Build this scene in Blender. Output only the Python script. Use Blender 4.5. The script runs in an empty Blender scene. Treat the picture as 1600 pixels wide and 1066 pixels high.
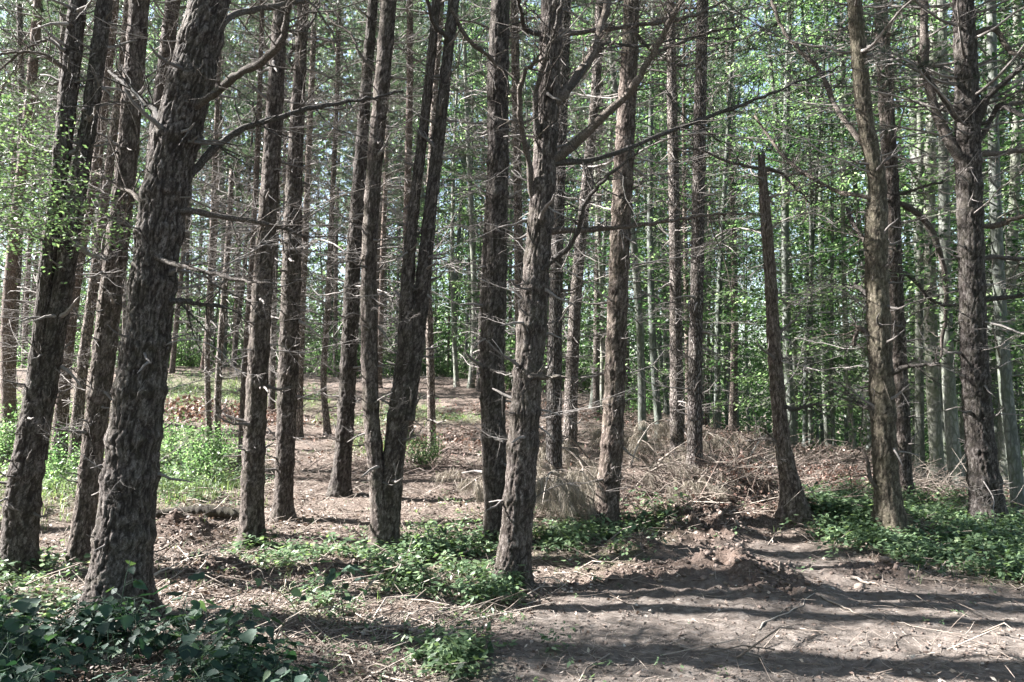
import bpy, math, random
import numpy as np
from mathutils import Vector, Matrix, Euler

# ------------------------------------------------------------------ camera, sky, sun
SC = bpy.context.scene
COL = SC.collection
F = 1244.0                      # focal length in photo pixels (1600 wide)
EYE = 1.6
PITCH = math.atan(67.0 / F)
cam_d = bpy.data.cameras.new('camera')
cam_d.lens = 36.0 * F / 1600.0
cam_d.sensor_width = 36.0
cam_d.clip_start = 0.05
cam_d.clip_end = 2000
cam = bpy.data.objects.new('camera', cam_d)
COL.objects.link(cam)
cam.location = (0, 0, EYE)
cam.rotation_euler = (math.radians(90) + PITCH, 0, 0)
SC.camera = cam

SUN_AZ, SUN_EL = math.radians(-79.5), math.radians(35.5)     # azimuth measured from +Y towards +X
w = bpy.data.worlds.new('World'); SC.world = w; w.use_nodes = True
nt = w.node_tree
sky = nt.nodes.new('ShaderNodeTexSky'); sky.sky_type = 'NISHITA'; sky.sun_disc = False
sky.sun_elevation = SUN_EL; sky.sun_rotation = SUN_AZ % (2 * math.pi)
sky.air_density = 1.0; sky.dust_density = 1.2; sky.ozone_density = 1.0
bg = nt.nodes['Background']; bg.inputs['Strength'].default_value = 0.05
hs = nt.nodes.new('ShaderNodeHueSaturation'); hs.inputs['Saturation'].default_value = .8
nt.links.new(sky.outputs[0], hs.inputs['Color']); nt.links.new(hs.outputs[0], bg.inputs[0])
sun_d = bpy.data.lights.new('sun', 'SUN'); sun_d.energy = 5.0; sun_d.angle = math.radians(0.53)
sun_d.color = (1.0, 0.97, 0.94)
sun = bpy.data.objects.new('sun', sun_d); COL.objects.link(sun)
sv = Vector((math.sin(SUN_AZ) * math.cos(SUN_EL), math.cos(SUN_AZ) * math.cos(SUN_EL), math.sin(SUN_EL)))
sun.rotation_euler = sv.to_track_quat('Z', 'Y').to_euler()
SC.view_settings.view_transform = 'Standard'
SC.view_settings.look = 'None'
SC.view_settings.exposure = 2.98
SC.view_settings.gamma = 1.0
cy = SC.cycles
cy.max_bounces = 5; cy.diffuse_bounces = 2; cy.glossy_bounces = 1; cy.transmission_bounces = 3
cy.transparent_max_bounces = 4; cy.volume_bounces = 0
cy.caustics_reflective = False; cy.caustics_refractive = False
cy.sample_clamp_indirect = 6.0
SC.render.use_persistent_data = False

R = np.random.RandomState(7)
random.seed(7)

# ------------------------------------------------------------------ helpers
def ray(px, py):
    a, b = (px - 800.0) / F, (533.0 - py) / F
    cp, sp = math.cos(PITCH), math.sin(PITCH)
    return np.array((a, cp - b * sp, sp + b * cp))

def P(px, py, Y):
    d = ray(px, py)
    return np.array((0, 0, EYE)) + d * (Y / d[1])

_tab = R.rand(64, 64, 64).astype(np.float32)
def vnoise(x, y, z=0.0):
    x, y, z = np.broadcast_arrays(np.asarray(x, float), np.asarray(y, float), np.asarray(z, float))
    xi, yi, zi = np.floor(x).astype(int), np.floor(y).astype(int), np.floor(z).astype(int)
    fx, fy, fz = x - xi, y - yi, z - zi
    fx, fy, fz = [f * f * (3 - 2 * f) for f in (fx, fy, fz)]
    def T(a, b, c): return _tab[(xi + a) & 63, (yi + b) & 63, (zi + c) & 63]
    c00 = T(0,0,0)*(1-fx)+T(1,0,0)*fx; c10 = T(0,1,0)*(1-fx)+T(1,1,0)*fx
    c01 = T(0,0,1)*(1-fx)+T(1,0,1)*fx; c11 = T(0,1,1)*(1-fx)+T(1,1,1)*fx
    return (c00*(1-fy)+c10*fy)*(1-fz) + (c01*(1-fy)+c11*fy)*fz

def fbm(x, y, z=0.0, o=4):
    s, a, n = 0, 1.0, 0
    for i in range(o):
        k = 2.03 ** i
        s = s + a * vnoise(np.asarray(x)*k + 11.3*i, np.asarray(y)*k + 5.7*i, np.asarray(z)*k + 3.1*i); n += a; a *= .5
    return s / n

def smooth(a, b, v):
    t = np.clip((v - a) / (b - a), 0, 1); return t * t * (3 - 2 * t)

def mesh_obj(name, V, Fq, mat, parent=None, attrs=None, shade=True, link=True):
    """V (n,3); Fq: array (m,k) or list of such arrays"""
    me = bpy.data.meshes.new(name)
    if not isinstance(Fq, list): Fq = [Fq]
    Fq = [np.asarray(f, np.int32) for f in Fq if len(f)]
    V = np.asarray(V, np.float32)
    me.vertices.add(len(V)); me.vertices.foreach_set('co', V.ravel())
    tot = sum(f.size for f in Fq); npoly = sum(len(f) for f in Fq)
    me.loops.add(tot); me.loops.foreach_set('vertex_index', np.concatenate([f.ravel() for f in Fq]))
    me.polygons.add(npoly)
    cnt = np.concatenate([np.full(len(f), f.shape[1], np.int32) for f in Fq])
    me.polygons.foreach_set('loop_start', np.concatenate(([0], np.cumsum(cnt)[:-1])).astype(np.int32))
    me.update(calc_edges=True)
    if shade: me.polygons.foreach_set('use_smooth', np.ones(npoly, bool))
    for k, v in (attrs or {}).items():
        a = me.attributes.new(k, 'FLOAT', 'POINT'); a.data.foreach_set('value', np.asarray(v, np.float32))
    for m in (mat if isinstance(mat, (list, tuple)) else [mat]): me.materials.append(m)
    o = bpy.data.objects.new(name, me)
    if link: COL.objects.link(o)
    if parent is not None: o.parent = parent
    return o

def empty(name, loc):
    o = bpy.data.objects.new(name, None); COL.objects.link(o); o.location = loc
    o.empty_display_size = .2
    return o

def tag(o, label=None, cat=None, group=None, kind=None):
    if label: o['label'] = label
    if cat: o['category'] = cat
    if group: o['group'] = group
    if kind: o['kind'] = kind
    return o

class Geo:
    """collects tubes and leaves into one mesh"""
    def __init__(s): s.V = []; s.Q = []; s.T = []; s.n = 0; s.A = []
    def add(s, V, Fs, rnd=None):
        V = np.asarray(V, float); Fs = np.asarray(Fs)
        (s.Q if Fs.shape[1] == 4 else s.T).append(Fs + s.n)
        s.V.append(V); s.n += len(V)
        s.A.append(np.full(len(V), R.rand()) if rnd is None else np.broadcast_to(rnd, len(V)).astype(float))
    def tube(s, pts, rad, sides=5, cap=True):
        pts = np.asarray(pts, float); rad = np.broadcast_to(rad, len(pts)).astype(float)
        n = len(pts)
        tan = np.gradient(pts, axis=0); tan /= np.linalg.norm(tan, axis=1)[:, None] + 1e-9
        ref = np.array((0, 0, 1.0)) if abs(tan[0][2]) < .8 else np.array((1.0, 0, 0))
        u = np.cross(tan, ref); u /= np.linalg.norm(u, axis=1)[:, None] + 1e-9
        v = np.cross(tan, u)
        a = np.arange(sides) / sides * 2 * math.pi
        ring = np.cos(a)[None, :, None] * u[:, None] + np.sin(a)[None, :, None] * v[:, None]
        V = (pts[:, None] + ring * rad[:, None, None]).reshape(-1, 3)
        i = np.arange(n - 1)[:, None] * sides; j = np.arange(sides)[None]; k = (j + 1) % sides
        Q = np.stack([i + j, i + k, i + k + sides, i + j + sides], -1).reshape(-1, 4)
        r = R.rand()
        s.add(V, Q, r)
        if cap and sides >= 4:
            c = np.array([pts[-1]]); b = (n - 1) * sides
            Tt = np.stack([b + np.arange(sides), b + (np.arange(sides) + 1) % sides, np.full(sides, n * sides)], -1)
            # the cap shares the last ring
            s.V.append(c); s.A.append(np.array([r])); s.T.append(Tt + s.n - n * sides); s.n += 1
    def leaves(s, B, D, S, L, W, droop=0.0, rnd=None):
        """diamond leaves: base B, direction D, side S"""
        B, D, S = [np.asarray(q, float) for q in (B, D, S)]
        N = len(B); L = np.broadcast_to(L, N)[:, None]; W = np.broadcast_to(W, N)[:, None]
        D = D / (np.linalg.norm(D, axis=1)[:, None] + 1e-9)
        S = S - D * (S * D).sum(1)[:, None]; S = S / (np.linalg.norm(S, axis=1)[:, None] + 1e-9)
        Nn = np.cross(D, S)
        dz = np.array((0, 0, -1.0)) * L * droop
        V = np.stack([B, B + D*L*.45 + S*W*.5 + Nn*W*.12, B + D*L + dz, B + D*L*.45 - S*W*.5 + Nn*W*.12], 1).reshape(-1, 3)
        Q = np.arange(N * 4).reshape(N, 4)
        r = (R.rand(N) if rnd is None else rnd)
        s.add(V, Q, np.repeat(r, 4))
    def needles(s, B, D, L, W):
        """thin triangles"""
        N = len(B); L = np.broadcast_to(L, N)[:, None]; W = np.broadcast_to(W, N)[:, None]
        D = D / (np.linalg.norm(D, axis=1)[:, None] + 1e-9)
        S = np.cross(D, R.normal(size=(N, 3))); S /= np.linalg.norm(S, axis=1)[:, None] + 1e-9
        V = np.stack([B - S*W*.5, B + S*W*.5, B + D*L], 1).reshape(-1, 3)
        s.add(V, np.arange(N * 3).reshape(N, 3), np.repeat(R.rand(N), 3))
    def build(s, name, mat, parent=None, shade=True, link=True):
        Fs = []
        if s.Q: Fs.append(np.concatenate(s.Q))
        if s.T: Fs.append(np.concatenate(s.T))
        return mesh_obj(name, np.concatenate(s.V), Fs, mat, parent, {'rnd': np.concatenate(s.A)}, shade, link)

def unit(v): v = np.asarray(v, float); return v / (np.linalg.norm(v) + 1e-9)

# ------------------------------------------------------------------ materials
def newmat(name):
    m = bpy.data.materials.new(name); m.use_nodes = True
    nt = m.node_tree; nt.nodes.clear()
    out = nt.nodes.new('ShaderNodeOutputMaterial')
    return m, nt, out
class NT:
    def __init__(s, nt): s.nt = nt
    def n(s, t, **kw):
        o = s.nt.nodes.new(t)
        for k, v in kw.items():
            if k in o.inputs: o.inputs[k].default_value = v
            else: setattr(o, k, v)
        return o
    def l(s, a, b): s.nt.links.new(a, b)
    def ramp(s, fac, stops):
        r = s.n('ShaderNodeValToRGB'); e = r.color_ramp.elements
        while len(e) < len(stops): e.new(.5)
        for i, (p, c) in enumerate(stops):
            e[i].position = p; e[i].color = (*c, 1)
        s.l(fac, r.inputs[0]); return r.outputs[0]
    def noise(s, vec, scale, detail=4, rough=.55):
        n = s.n('ShaderNodeTexNoise'); n.inputs['Scale'].default_value = scale
        n.inputs['Detail'].default_value = detail; n.inputs['Roughness'].default_value = rough
        s.l(vec, n.inputs['Vector']); return n.outputs[0]
    def mix(s, fac, a, b, mode='MIX'):
        m = s.n('ShaderNodeMix', data_type='RGBA', blend_type=mode)
        for v, i in ((fac, 0), (a, 6), (b, 7)):
            if hasattr(v, 'is_output'): s.l(v, m.inputs[i])
            else: m.inputs[i].default_value = v if i == 0 else (*v, 1)
        return m.outputs[2]
    def math(s, op, a, b=0.0, clamp=False):
        m = s.n('ShaderNodeMath', operation=op); m.use_clamp = clamp
        for v, i in ((a, 0), (b, 1)):
            if hasattr(v, 'is_output'): s.l(v, m.inputs[i])
            else: m.inputs[i].default_value = v
        return m.outputs[0]
    def scale(s, vec, sc):
        m = s.n('ShaderNodeMapping'); m.inputs['Scale'].default_value = sc; s.l(vec, m.inputs[0]); return m.outputs[0]

def bark_material(name, pal, vor=(10, 10, 2.6), bump=.02, moss=.25, mosscol=(.085, .09, .05), near=False, rough=.9):
    m, nt, out = newmat(name); N = NT(nt)
    tc = N.n('ShaderNodeTexCoord').outputs['Object']
    oi = N.n('ShaderNodeObjectInfo').outputs['Random']
    warp = N.n('ShaderNodeTexNoise'); warp.inputs['Scale'].default_value = 6; N.l(tc, warp.inputs['Vector'])
    add = N.n('ShaderNodeMix', data_type='VECTOR'); add.inputs[0].default_value = .06
    N.l(tc, add.inputs[4]); N.l(warp.outputs['Color'], add.inputs[5])
    v2 = N.scale(add.outputs[1], vor)
    vo = N.n('ShaderNodeTexVoronoi', feature='DISTANCE_TO_EDGE'); N.l(v2, vo.inputs['Vector'])
    vc = N.n('ShaderNodeTexVoronoi', feature='F1'); N.l(v2, vc.inputs['Vector'])
    crack = N.ramp(vo.outputs['Distance'], [(0, (0, 0, 0)), (.22, (1, 1, 1))])
    fine = N.noise(N.scale(tc, (1, 1, .45)), 70, 5, .65)
    mid = N.noise(tc, 14, 4)
    big = N.noise(tc, 1.6, 3)
    c = N.ramp(fine, [(.3, pal[0]), (.5, pal[1]), (.72, pal[2])])
    c = N.mix(.35, c, N.ramp(vc.outputs['Color'], [(.2, pal[0]), (.8, pal[2])]))
    if near:
        at = N.n('ShaderNodeAttribute', attribute_name='plate').outputs['Fac']
        c = N.mix(at, N.mix(mid, pal[3], pal[0]), c)
        vf = N.n('ShaderNodeTexVoronoi', feature='DISTANCE_TO_EDGE'); N.l(N.scale(add.outputs[1], (46, 46, 17)), vf.inputs['Vector'])
        vg = N.n('ShaderNodeTexVoronoi', feature='F1'); N.l(N.scale(add.outputs[1], (46, 46, 17)), vg.inputs['Vector'])
        flk = N.ramp(vf.outputs['Distance'], [(0, (0, 0, 0)), (.10, (1, 1, 1))])
        c = N.mix(1.0, c, N.mix(flk, (.30, .27, .25), (1, 1, 1)), 'MULTIPLY')
        c = N.mix(1.0, c, N.ramp(vg.outputs['Color'], [(.15, (.72, .70, .69)), (.85, (1.25, 1.25, 1.25))]), 'MULTIPLY')
    else:
        c = N.mix(crack, N.mix(.5, pal[3], pal[0]), c)
    mm = N.math('MULTIPLY', N.ramp(N.math('MULTIPLY', N.math('ADD', big, mid), .5), [(.45, (0, 0, 0)), (.62, (1, 1, 1))]), moss)
    c = N.mix(mm, c, mosscol)
    c = N.mix(1.0, c, N.ramp(oi, [(0, (.66, .68, .70)), (.5, (.98, .96, .95)), (1, (1.28, 1.19, 1.12))]), 'MULTIPLY')
    p = N.n('ShaderNodeBsdfPrincipled'); N.l(c, p.inputs['Base Color']); p.inputs['Roughness'].default_value = rough
    p.inputs['Specular IOR Level'].default_value = .25
    h = N.math('ADD', N.math('MULTIPLY', fine, .35), N.math('MULTIPLY', mid, .25))
    if not near: h = N.math('ADD', h, N.math('MULTIPLY', crack, .8))
    else: h = N.math('ADD', h, N.math('ADD', N.math('MULTIPLY', flk, .45), N.math('MULTIPLY', N.ramp(vg.outputs['Color'], [(0, (0, 0, 0)), (1, (1, 1, 1))]), .45)))
    b = N.n('ShaderNodeBump'); b.inputs['Distance'].default_value = bump; b.inputs['Strength'].default_value = 1
    N.l(h, b.inputs['Height']); N.l(b.outputs[0], p.inputs['Normal'])
    N.l(p.outputs[0], out.inputs[0]); return m

PINE = [(.058, .044, .038), (.185, .152, .134), (.50, .46, .435), (.012, .009, .008)]
M_pine_near = bark_material('pine_bark_plates', PINE, near=True, bump=.012)
M_pine = bark_material('pine_bark', PINE, bump=.022)
M_pine_red = bark_material('pine_bark_reddish', [(.085, .062, .052), (.17, .135, .118), (.33, .28, .255), (.04, .027, .022)], bump=.015, moss=.08)
M_pine_pale = bark_material('pine_bark_pale', [(.06, .052, .042), (.16, .145, .115), (.38, .36, .30), (.02, .016, .012)], near=True, bump=.012, moss=.28, mosscol=(.12, .125, .075))
M_beech = bark_material('beech_bark', [(.08, .088, .078), (.15, .16, .145), (.30, .31, .29), (.09, .10, .085)], vor=(3, 3, 1.2), bump=.004, moss=.45, mosscol=(.10, .13, .06), rough=.75)

def wood_material(name, a, b, c3):
    m, nt, out = newmat(name); N = NT(nt)
    tc = N.n('ShaderNodeTexCoord').outputs['Object']
    at = N.n('ShaderNodeAttribute', attribute_name='rnd').outputs['Fac']
    f = N.noise(tc, 25, 4)
    c = N.ramp(N.math('ADD', N.math('MULTIPLY', f, .6), N.math('MULTIPLY', at, .4)), [(.2, a), (.5, b), (.8, c3)])
    p = N.n('ShaderNodeBsdfPrincipled'); N.l(c, p.inputs['Base Color']); p.inputs['Roughness'].default_value = .85
    bu = N.n('ShaderNodeBump'); bu.inputs['Distance'].default_value = .006; N.l(N.noise(tc, 90, 3), bu.inputs['Height']); N.l(bu.outputs[0], p.inputs['Normal'])
    N.l(p.outputs[0], out.inputs[0]); return m
M_dead = wood_material('dead_wood', (.06, .052, .047), (.14, .124, .114), (.34, .31, .29))
M_limb = bark_material('limb_bark', [(.08, .066, .058), (.18, .158, .142), (.36, .33, .31), (.03, .022, .018)], vor=(34, 34, 14), bump=.012)
M_stick = wood_material('fallen_wood', (.10, .075, .06), (.22, .18, .15), (.42, .37, .32))
M_rust = wood_material('rusty_brush', (.06, .040, .033), (.15, .108, .09), (.30, .25, .22))

def leaf_material(name, stops, trans, tcol, gloss=.4):
    m, nt, out = newmat(name); N = NT(nt)
    at = N.n('ShaderNodeAttribute', attribute_name='rnd').outputs['Fac']
    c = N.ramp(at, stops)
    p = N.n('ShaderNodeBsdfPrincipled'); N.l(c, p.inputs['Base Color']); p.inputs['Roughness'].default_value = gloss
    p.inputs['Specular IOR Level'].default_value = .35
    if trans > 0:
        t = N.n('ShaderNodeBsdfTranslucent')
        N.l(N.mix(1.0, c, tcol, 'MULTIPLY'), t.inputs[0])
        mx = N.n('ShaderNodeMixShader'); mx.inputs[0].default_value = trans
        N.l(p.outputs[0], mx.inputs[1]); N.l(t.outputs[0], mx.inputs[2]); N.l(mx.outputs[0], out.inputs[0])
    else: N.l(p.outputs[0], out.inputs[0])
    return m
M_beechleaf = leaf_material('beech_leaves', [(0, (.018, .042, .018)), (.4, (.048, .085, .034)), (.8, (.13, .19, .09)), (1, (.29, .35, .21))], .6, (1.75, 1.95, 1.5))
M_needle = leaf_material('pine_needles', [(0, (.05, .085, .05)), (.5, (.09, .14, .085)), (1, (.15, .20, .12))], .25, (1.3, 1.3, 1.0), .35)
M_darkneedle = leaf_material('dark_pine_needles', [(0, (.02, .034, .026)), (.5, (.04, .062, .045)), (1, (.08, .11, .07))], .2, (1.3, 1.3, 1.0), .4)
M_herb = leaf_material('herb_leaves', [(0, (.025, .05, .026)), (.45, (.10, .155, .085)), (.85, (.21, .28, .15)), (1, (.36, .42, .27))], .35, (1.4, 1.5, .9), .45)
M_bramble = leaf_material('broad_leaves', [(0, (.010, .028, .020)), (.5, (.026, .058, .038)), (.85, (.055, .10, .058)), (1, (.12, .18, .09))], .25, (1.4, 1.6, .8), .62)
M_grass = leaf_material('grass_blades', [(0, (.07, .11, .045)), (.6, (.13, .19, .08)), (.85, (.22, .27, .13)), (1, (.36, .36, .22))], .35, (1.3, 1.4, .9), .5)
M_deadneedle = leaf_material('dead_needles', [(0, (.10, .082, .064)), (.5, (.22, .19, .15)), (1, (.40, .36, .30))], .2, (1.1, 1.1, 1), .6)
M_redleaf = leaf_material('withered_red_leaves', [(0, (.08, .04, .03)), (.4, (.17, .095, .072)), (.75, (.29, .19, .155)), (1, (.46, .36, .30))], .12, (1.2, 1.0, .8), .6)
M_deadleaf = leaf_material('dead_leaves', [(0, (.045, .032, .026)), (.4, (.12, .086, .07)), (.75, (.25, .20, .17)), (1, (.50, .45, .39))], .12, (1.2, 1.0, .8), .6)

# ------------------------------------------------------------------ ground shape
_cpx = np.array([-900, -300, 0, 300, 500, 740, 850, 1000, 1100, 1200, 1350, 1450, 1600, 2300], float)
_crow = np.array([565, 570, 577, 572, 583, 592, 606, 640, 668, 692, 706, 745, 772, 785], float)
_cD = np.array([30, 32, 34, 36, 34, 28, 25, 22, 20, 18, 16, 14.5, 13.5, 13], float)
_cH = EYE - (_crow - 600) / F * _cD

def road_mask(px, row):
    e = np.interp(px, [600, 760, 860, 960, 1050, 1150, 1260, 1350, 1450, 1600, 2200], [1120, 985, 925, 900, 850, 835, 850, 880, 905, 925, 935])
    return smooth(-14, 22, row - e)

def macro(x, y):
    x = np.asarray(x, float); y = np.asarray(y, float)
    yy = np.maximum(y, 4.0)
    px = 800 + F * x / yy
    Dc = np.interp(px, _cpx, _cD); Hc = np.interp(px, _cpx, _cH)
    t = np.clip((yy - 7.5) / (Dc - 7.5), 0, 1)
    h = Hc * (t ** 1.15)
    fall = np.maximum(0.0, (EYE - Hc) / Dc + .03)
    ov = np.clip(yy - Dc, 0, 45)
    return h - fall * (ov - 1.5 * (1 - np.exp(-ov / 1.5)))

MOUNDS = [(1050, 822, .45, .12), (1110, 800, .5, .14), (1170, 806, .42, .15), (1215, 818, .42, .16), (1250, 832, .34, .12), (1080, 838, .3, .08), (1140, 838, .3, .08), (1150, 908, .34, .13), (1215, 930, .22, .05),
          (990, 868, .3, .07), (1000, 905, .35, .04), (280, 850, .35, .12), (1100, 850, .35, .07), (520, 900, .3, .05), (1380, 905, .3, .05), (320, 905, .3, .07), (1400, 845, .5, .1)]
def to_px(x, y, z=0.0):
    yy = np.maximum(y, .5)
    return 800 + F * x / yy, 600 - (z - EYE) / yy * F
_M = []
for px, row, r, h in MOUNDS:
    d = ray(px, row); t = -EYE / d[2]; _M.append((d[0] * t, d[1] * t, r, h))

def ground(x, y):
    x = np.asarray(x, float); y = np.asarray(y, float)
    m = macro(x, y)
    px, row = to_px(x, y, m)
    rd = road_mask(px, row) * (y < 16)
    h = m + (fbm(x / 1.7 + 3, y / 1.7 + 9, 1.0, 4) - .5) * (.26 - .17 * rd) + (fbm(x * 2.6 + 30, y * 2.6, 5.0, 3) - .5) * (.075 - .03 * rd)
    h = h + (fbm(x * 9, y * 9, 2.0, 4) - .5) * .048
    for mx, my, r, hh in _M:
        g = np.exp(-(((x - mx) / (r * 1.25)) ** 2 + ((y - my) / r) ** 2))
        h = h + 1.7 * hh * g * (.45 + .95 * fbm(x * 6, y * 6, 8.0, 3)) + g * .15 * (fbm(x * 15, y * 17, 3.0, 3) - .5)
    return h

def hit(px, row):
    d = ray(px, row); ys = np.linspace(2, 90, 6000)
    xs = d[0] / d[1] * ys; zs = EYE + d[2] / d[1] * ys
    g = ground(xs, ys); k = np.argmax(zs <= g)
    if zs[k] > g[k]: k = len(ys) - 1
    return xs[k], ys[k], g[k]

def axis(segs):
    out = [segs[0][0]]
    for a, b, d0, d1 in segs:
        p = a
        while p < b - 1e-6:
            p += d0 + (d1 - d0) * (p - a) / (b - a); out.append(min(p, b))
    return np.unique(np.array(out))
gx = axis([(-140, -20, 6, .6), (-20, -7, .5, .06), (-7, 9, .035, .035), (9, 20, .06, .5), (20, 140, .6, 6)])
gy = axis([(-30, 1.5, 3, .3), (1.5, 4, .2, .03), (4, 9.5, .03, .032), (9.5, 20, .04, .13), (20, 40, .15, .5), (40, 160, .6, 5)])
X, Y = np.meshgrid(gx, gy)
Z = ground(X, Y)
pxg, rowg = to_px(X, Y, macro(X, Y))
roadg = road_mask(pxg, rowg) * smooth(17, 14, Y)
mound = sum(np.exp(-(((X - mx) / (r * 1.3)) ** 2 + ((Y - my) / (r * 1.1)) ** 2)) for mx, my, r, hh in _M)
def blob(px, row, items):
    s = 0
    for cx, cyy, rx, ry in items: s = s + np.exp(-(((px - cx) / rx) ** 2 + ((row - cyy) / ry) ** 2) ** 1.5)
    return np.clip(s, 0, 1)
HERB = [(690, 880, 95, 40), (760, 930, 50, 26), (600, 872, 50, 16), (480, 888, 90, 11), (640, 905, 60, 26), (900, 850, 75, 22), (985, 838, 75, 16), (960, 880, 50, 14),
        (1320, 812, 90, 30), (1450, 808, 130, 30), (1560, 860, 120, 38), (1400, 855, 95, 20), (1500, 895, 80, 14), (720, 1035, 60, 22), (860, 1010, 20, 8), (400, 860, 45, 10), (30, 930, 90, 40),
        (1170, 760, 50, 14), (1260, 795, 50, 16), (1590, 900, 60, 18), (500, 960, 40, 18), (1345, 838, 60, 18)]
GRASS = [(60, 720, 150, 75), (300, 745, 95, 48), (330, 615, 110, 28), (600, 700, 60, 15), (20, 660, 160, 40), (640, 640, 50, 10), (700, 655, 60, 8), (440, 630, 80, 14), (560, 660, 70, 10)]
greeng = np.clip(blob(pxg, rowg, HERB) * .55 + blob(pxg, rowg, GRASS), 0, 1) * (Y > 2)

i = np.arange(len(gy) - 1)[:, None] * len(gx); j = np.arange(len(gx) - 1)[None]
Q = np.stack([i + j, i + j + 1, i + j + 1 + len(gx), i + j + len(gx)], -1).reshape(-1, 4)
m, nt_, out = newmat('forest_floor'); N = NT(nt_)
tc = N.n('ShaderNodeTexCoord').outputs['Object']
aroad = N.n('ShaderNodeAttribute', attribute_name='road').outputs['Fac']
agreen = N.n('ShaderNodeAttribute', attribute_name='green').outputs['Fac']
amound = N.n('ShaderNodeAttribute', attribute_name='mound').outputs['Fac']
n1 = N.noise(tc, 55, 6, .7); n2 = N.noise(tc, 3.2, 4); n3 = N.noise(tc, 240, 3, .7); n4 = N.noise(tc, 14, 5, .65)
litter = N.ramp(n1, [(.3, (.03, .022, .018)), (.46, (.10, .075, .062)), (.57, (.23, .185, .155)), (.7, (.50, .45, .38))])
litter = N.mix(N.ramp(n2, [(.42, (0, 0, 0)), (.65, (1, 1, 1))]), litter, N.ramp(n1, [(.3, (.035, .026, .021)), (.5, (.12, .092, .078)), (.7, (.36, .31, .27))]))
dirt = N.ramp(N.math('ADD', N.math('MULTIPLY', n4, .6), N.math('MULTIPLY', n3, .4)), [(.3, (.048, .039, .034)), (.5, (.125, .106, .093)), (.68, (.26, .23, .208))])
soil = N.ramp(n1, [(.3, (.04, .028, .022)), (.5, (.095, .068, .055)), (.7, (.19, .145, .12))])
green = N.ramp(n1, [(.3, (.045, .07, .025)), (.5, (.085, .12, .045)), (.7, (.22, .22, .12))])
c = N.mix(aroad, litter, dirt)
c = N.mix(N.math('MULTIPLY', amound, N.ramp(n4, [(.35, (1, 1, 1)), (.7, (.75, .75, .75))])), c, soil)
c = N.mix(N.math('MULTIPLY', agreen, N.ramp(n4, [(.35, (0, 0, 0)), (.6, (1, 1, 1))])), c, green)
p = N.n('ShaderNodeBsdfPrincipled'); p.inputs['Roughness'].default_value = .95; p.inputs['Specular IOR Level'].default_value = .15
N.l(c, p.inputs['Base Color'])
b = N.n('ShaderNodeBump'); b.inputs['Distance'].default_value = .03
hh = N.math('ADD', N.math('MULTIPLY', n1, .9), N.math('MULTIPLY', n3, .35))
N.l(N.math('MULTIPLY', hh, N.math('SUBTRACT', 1.0, N.math('MULTIPLY', aroad, .45))), b.inputs['Height']); N.l(b.outputs[0], p.inputs['Normal'])
N.l(p.outputs[0], out.inputs[0])
g = mesh_obj('ground', np.stack([X, Y, Z], -1).reshape(-1, 3), Q, m, attrs={'road': roadg.ravel(), 'green': greeng.ravel(), 'mound': np.clip(mound, 0, 1).ravel()})
tag(g, kind='structure')

# ------------------------------------------------------------------ dead branch library (unit length along +X)
def dead_branch(seed, fine=1.0, kind='long'):
    rs = np.random.RandomState(seed); G = Geo()
    def grow(p0, d0, L, r0, depth, n):
        pts = [np.array(p0)]; d = unit(d0); ds = [d]
        for k in range(n):
            d = unit(d + rs.normal(0, .17, 3) + np.array((0, 0, .05 if depth else .035)))
            pts.append(pts[-1] + d * L / n); ds.append(d)
        rad = r0 * np.linspace(1, .28, n + 1) ** .9
        G.tube(pts, rad, 6 if depth == 0 else (4 if depth == 1 else 3))
        if depth < 2:
            m = int((14 if depth == 0 else 3.6) * fine * (1 if L > .15 else .5))
            for q in range(m):
                t = rs.uniform(.16, .97); k = min(int(t * n), n - 1)
                pp = pts[k] + (pts[k + 1] - pts[k]) * (t * n - k)
                side = unit(np.cross(ds[k], (0, 0, 1)) * (1 if rs.rand() < .5 else -1) + rs.normal(0, .3, 3) + ds[k] * rs.uniform(.2, 1.0))
                ll = L * rs.uniform(.14, .5) * (1.15 - t * .6)
                grow(pp, side, ll, max(r0 * .32 * (1.1 - .5 * t), .0016), depth + 1, 4 if depth == 0 else 3)
    if kind == 'long':
        grow((0, 0, 0), (1, 0, rs.uniform(-.25, .1)), 1, .0072, 0, 9)
    elif kind == 'arch':
        d = .55; G2 = [np.array((0, 0, 0))]
        for k in range(9):
            a = .6 - 1.5 * k / 8; G2.append(G2[-1] + np.array((math.cos(a), rs.normal(0, .12), math.sin(a))) / 9)
        G.tube(G2, .0075 * np.linspace(1, .25, 10), 6)
        for q in range(int(8 * fine)):
            k = rs.randint(2, 9); grow(G2[k], (rs.uniform(.2, 1), rs.choice([-1, 1]) * rs.uniform(.3, 1), rs.uniform(-.6, .2)), rs.uniform(.12, .4), .0035, 1, 4)
    elif kind == 'stub':
        n = 4; pts = [np.zeros(3)]; d = np.array((1, 0, rs.uniform(-.3, .3)))
        for k in range(n):
            d = unit(d + rs.normal(0, .2, 3)); pts.append(pts[-1] + d / n)
        G.tube(pts, .042 * np.array([1.3, .85, .7, .55, .3]), 6)
        if rs.rand() < .6: grow(pts[2], unit(d + rs.normal(0, .6, 3)), .5, .02, 2, 3)
    return G.build('branch_shape', M_dead, link=False).data
LONG = [dead_branch(100 + k, 1.0, 'long') for k in range(10)] + [dead_branch(150 + k, 1.0, 'arch') for k in range(5)]
TWIGGY = [dead_branch(200 + k, 1.35, 'long') for k in range(6)]
STUB = [dead_branch(300 + k, 1, 'stub') for k in range(8)]

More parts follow.
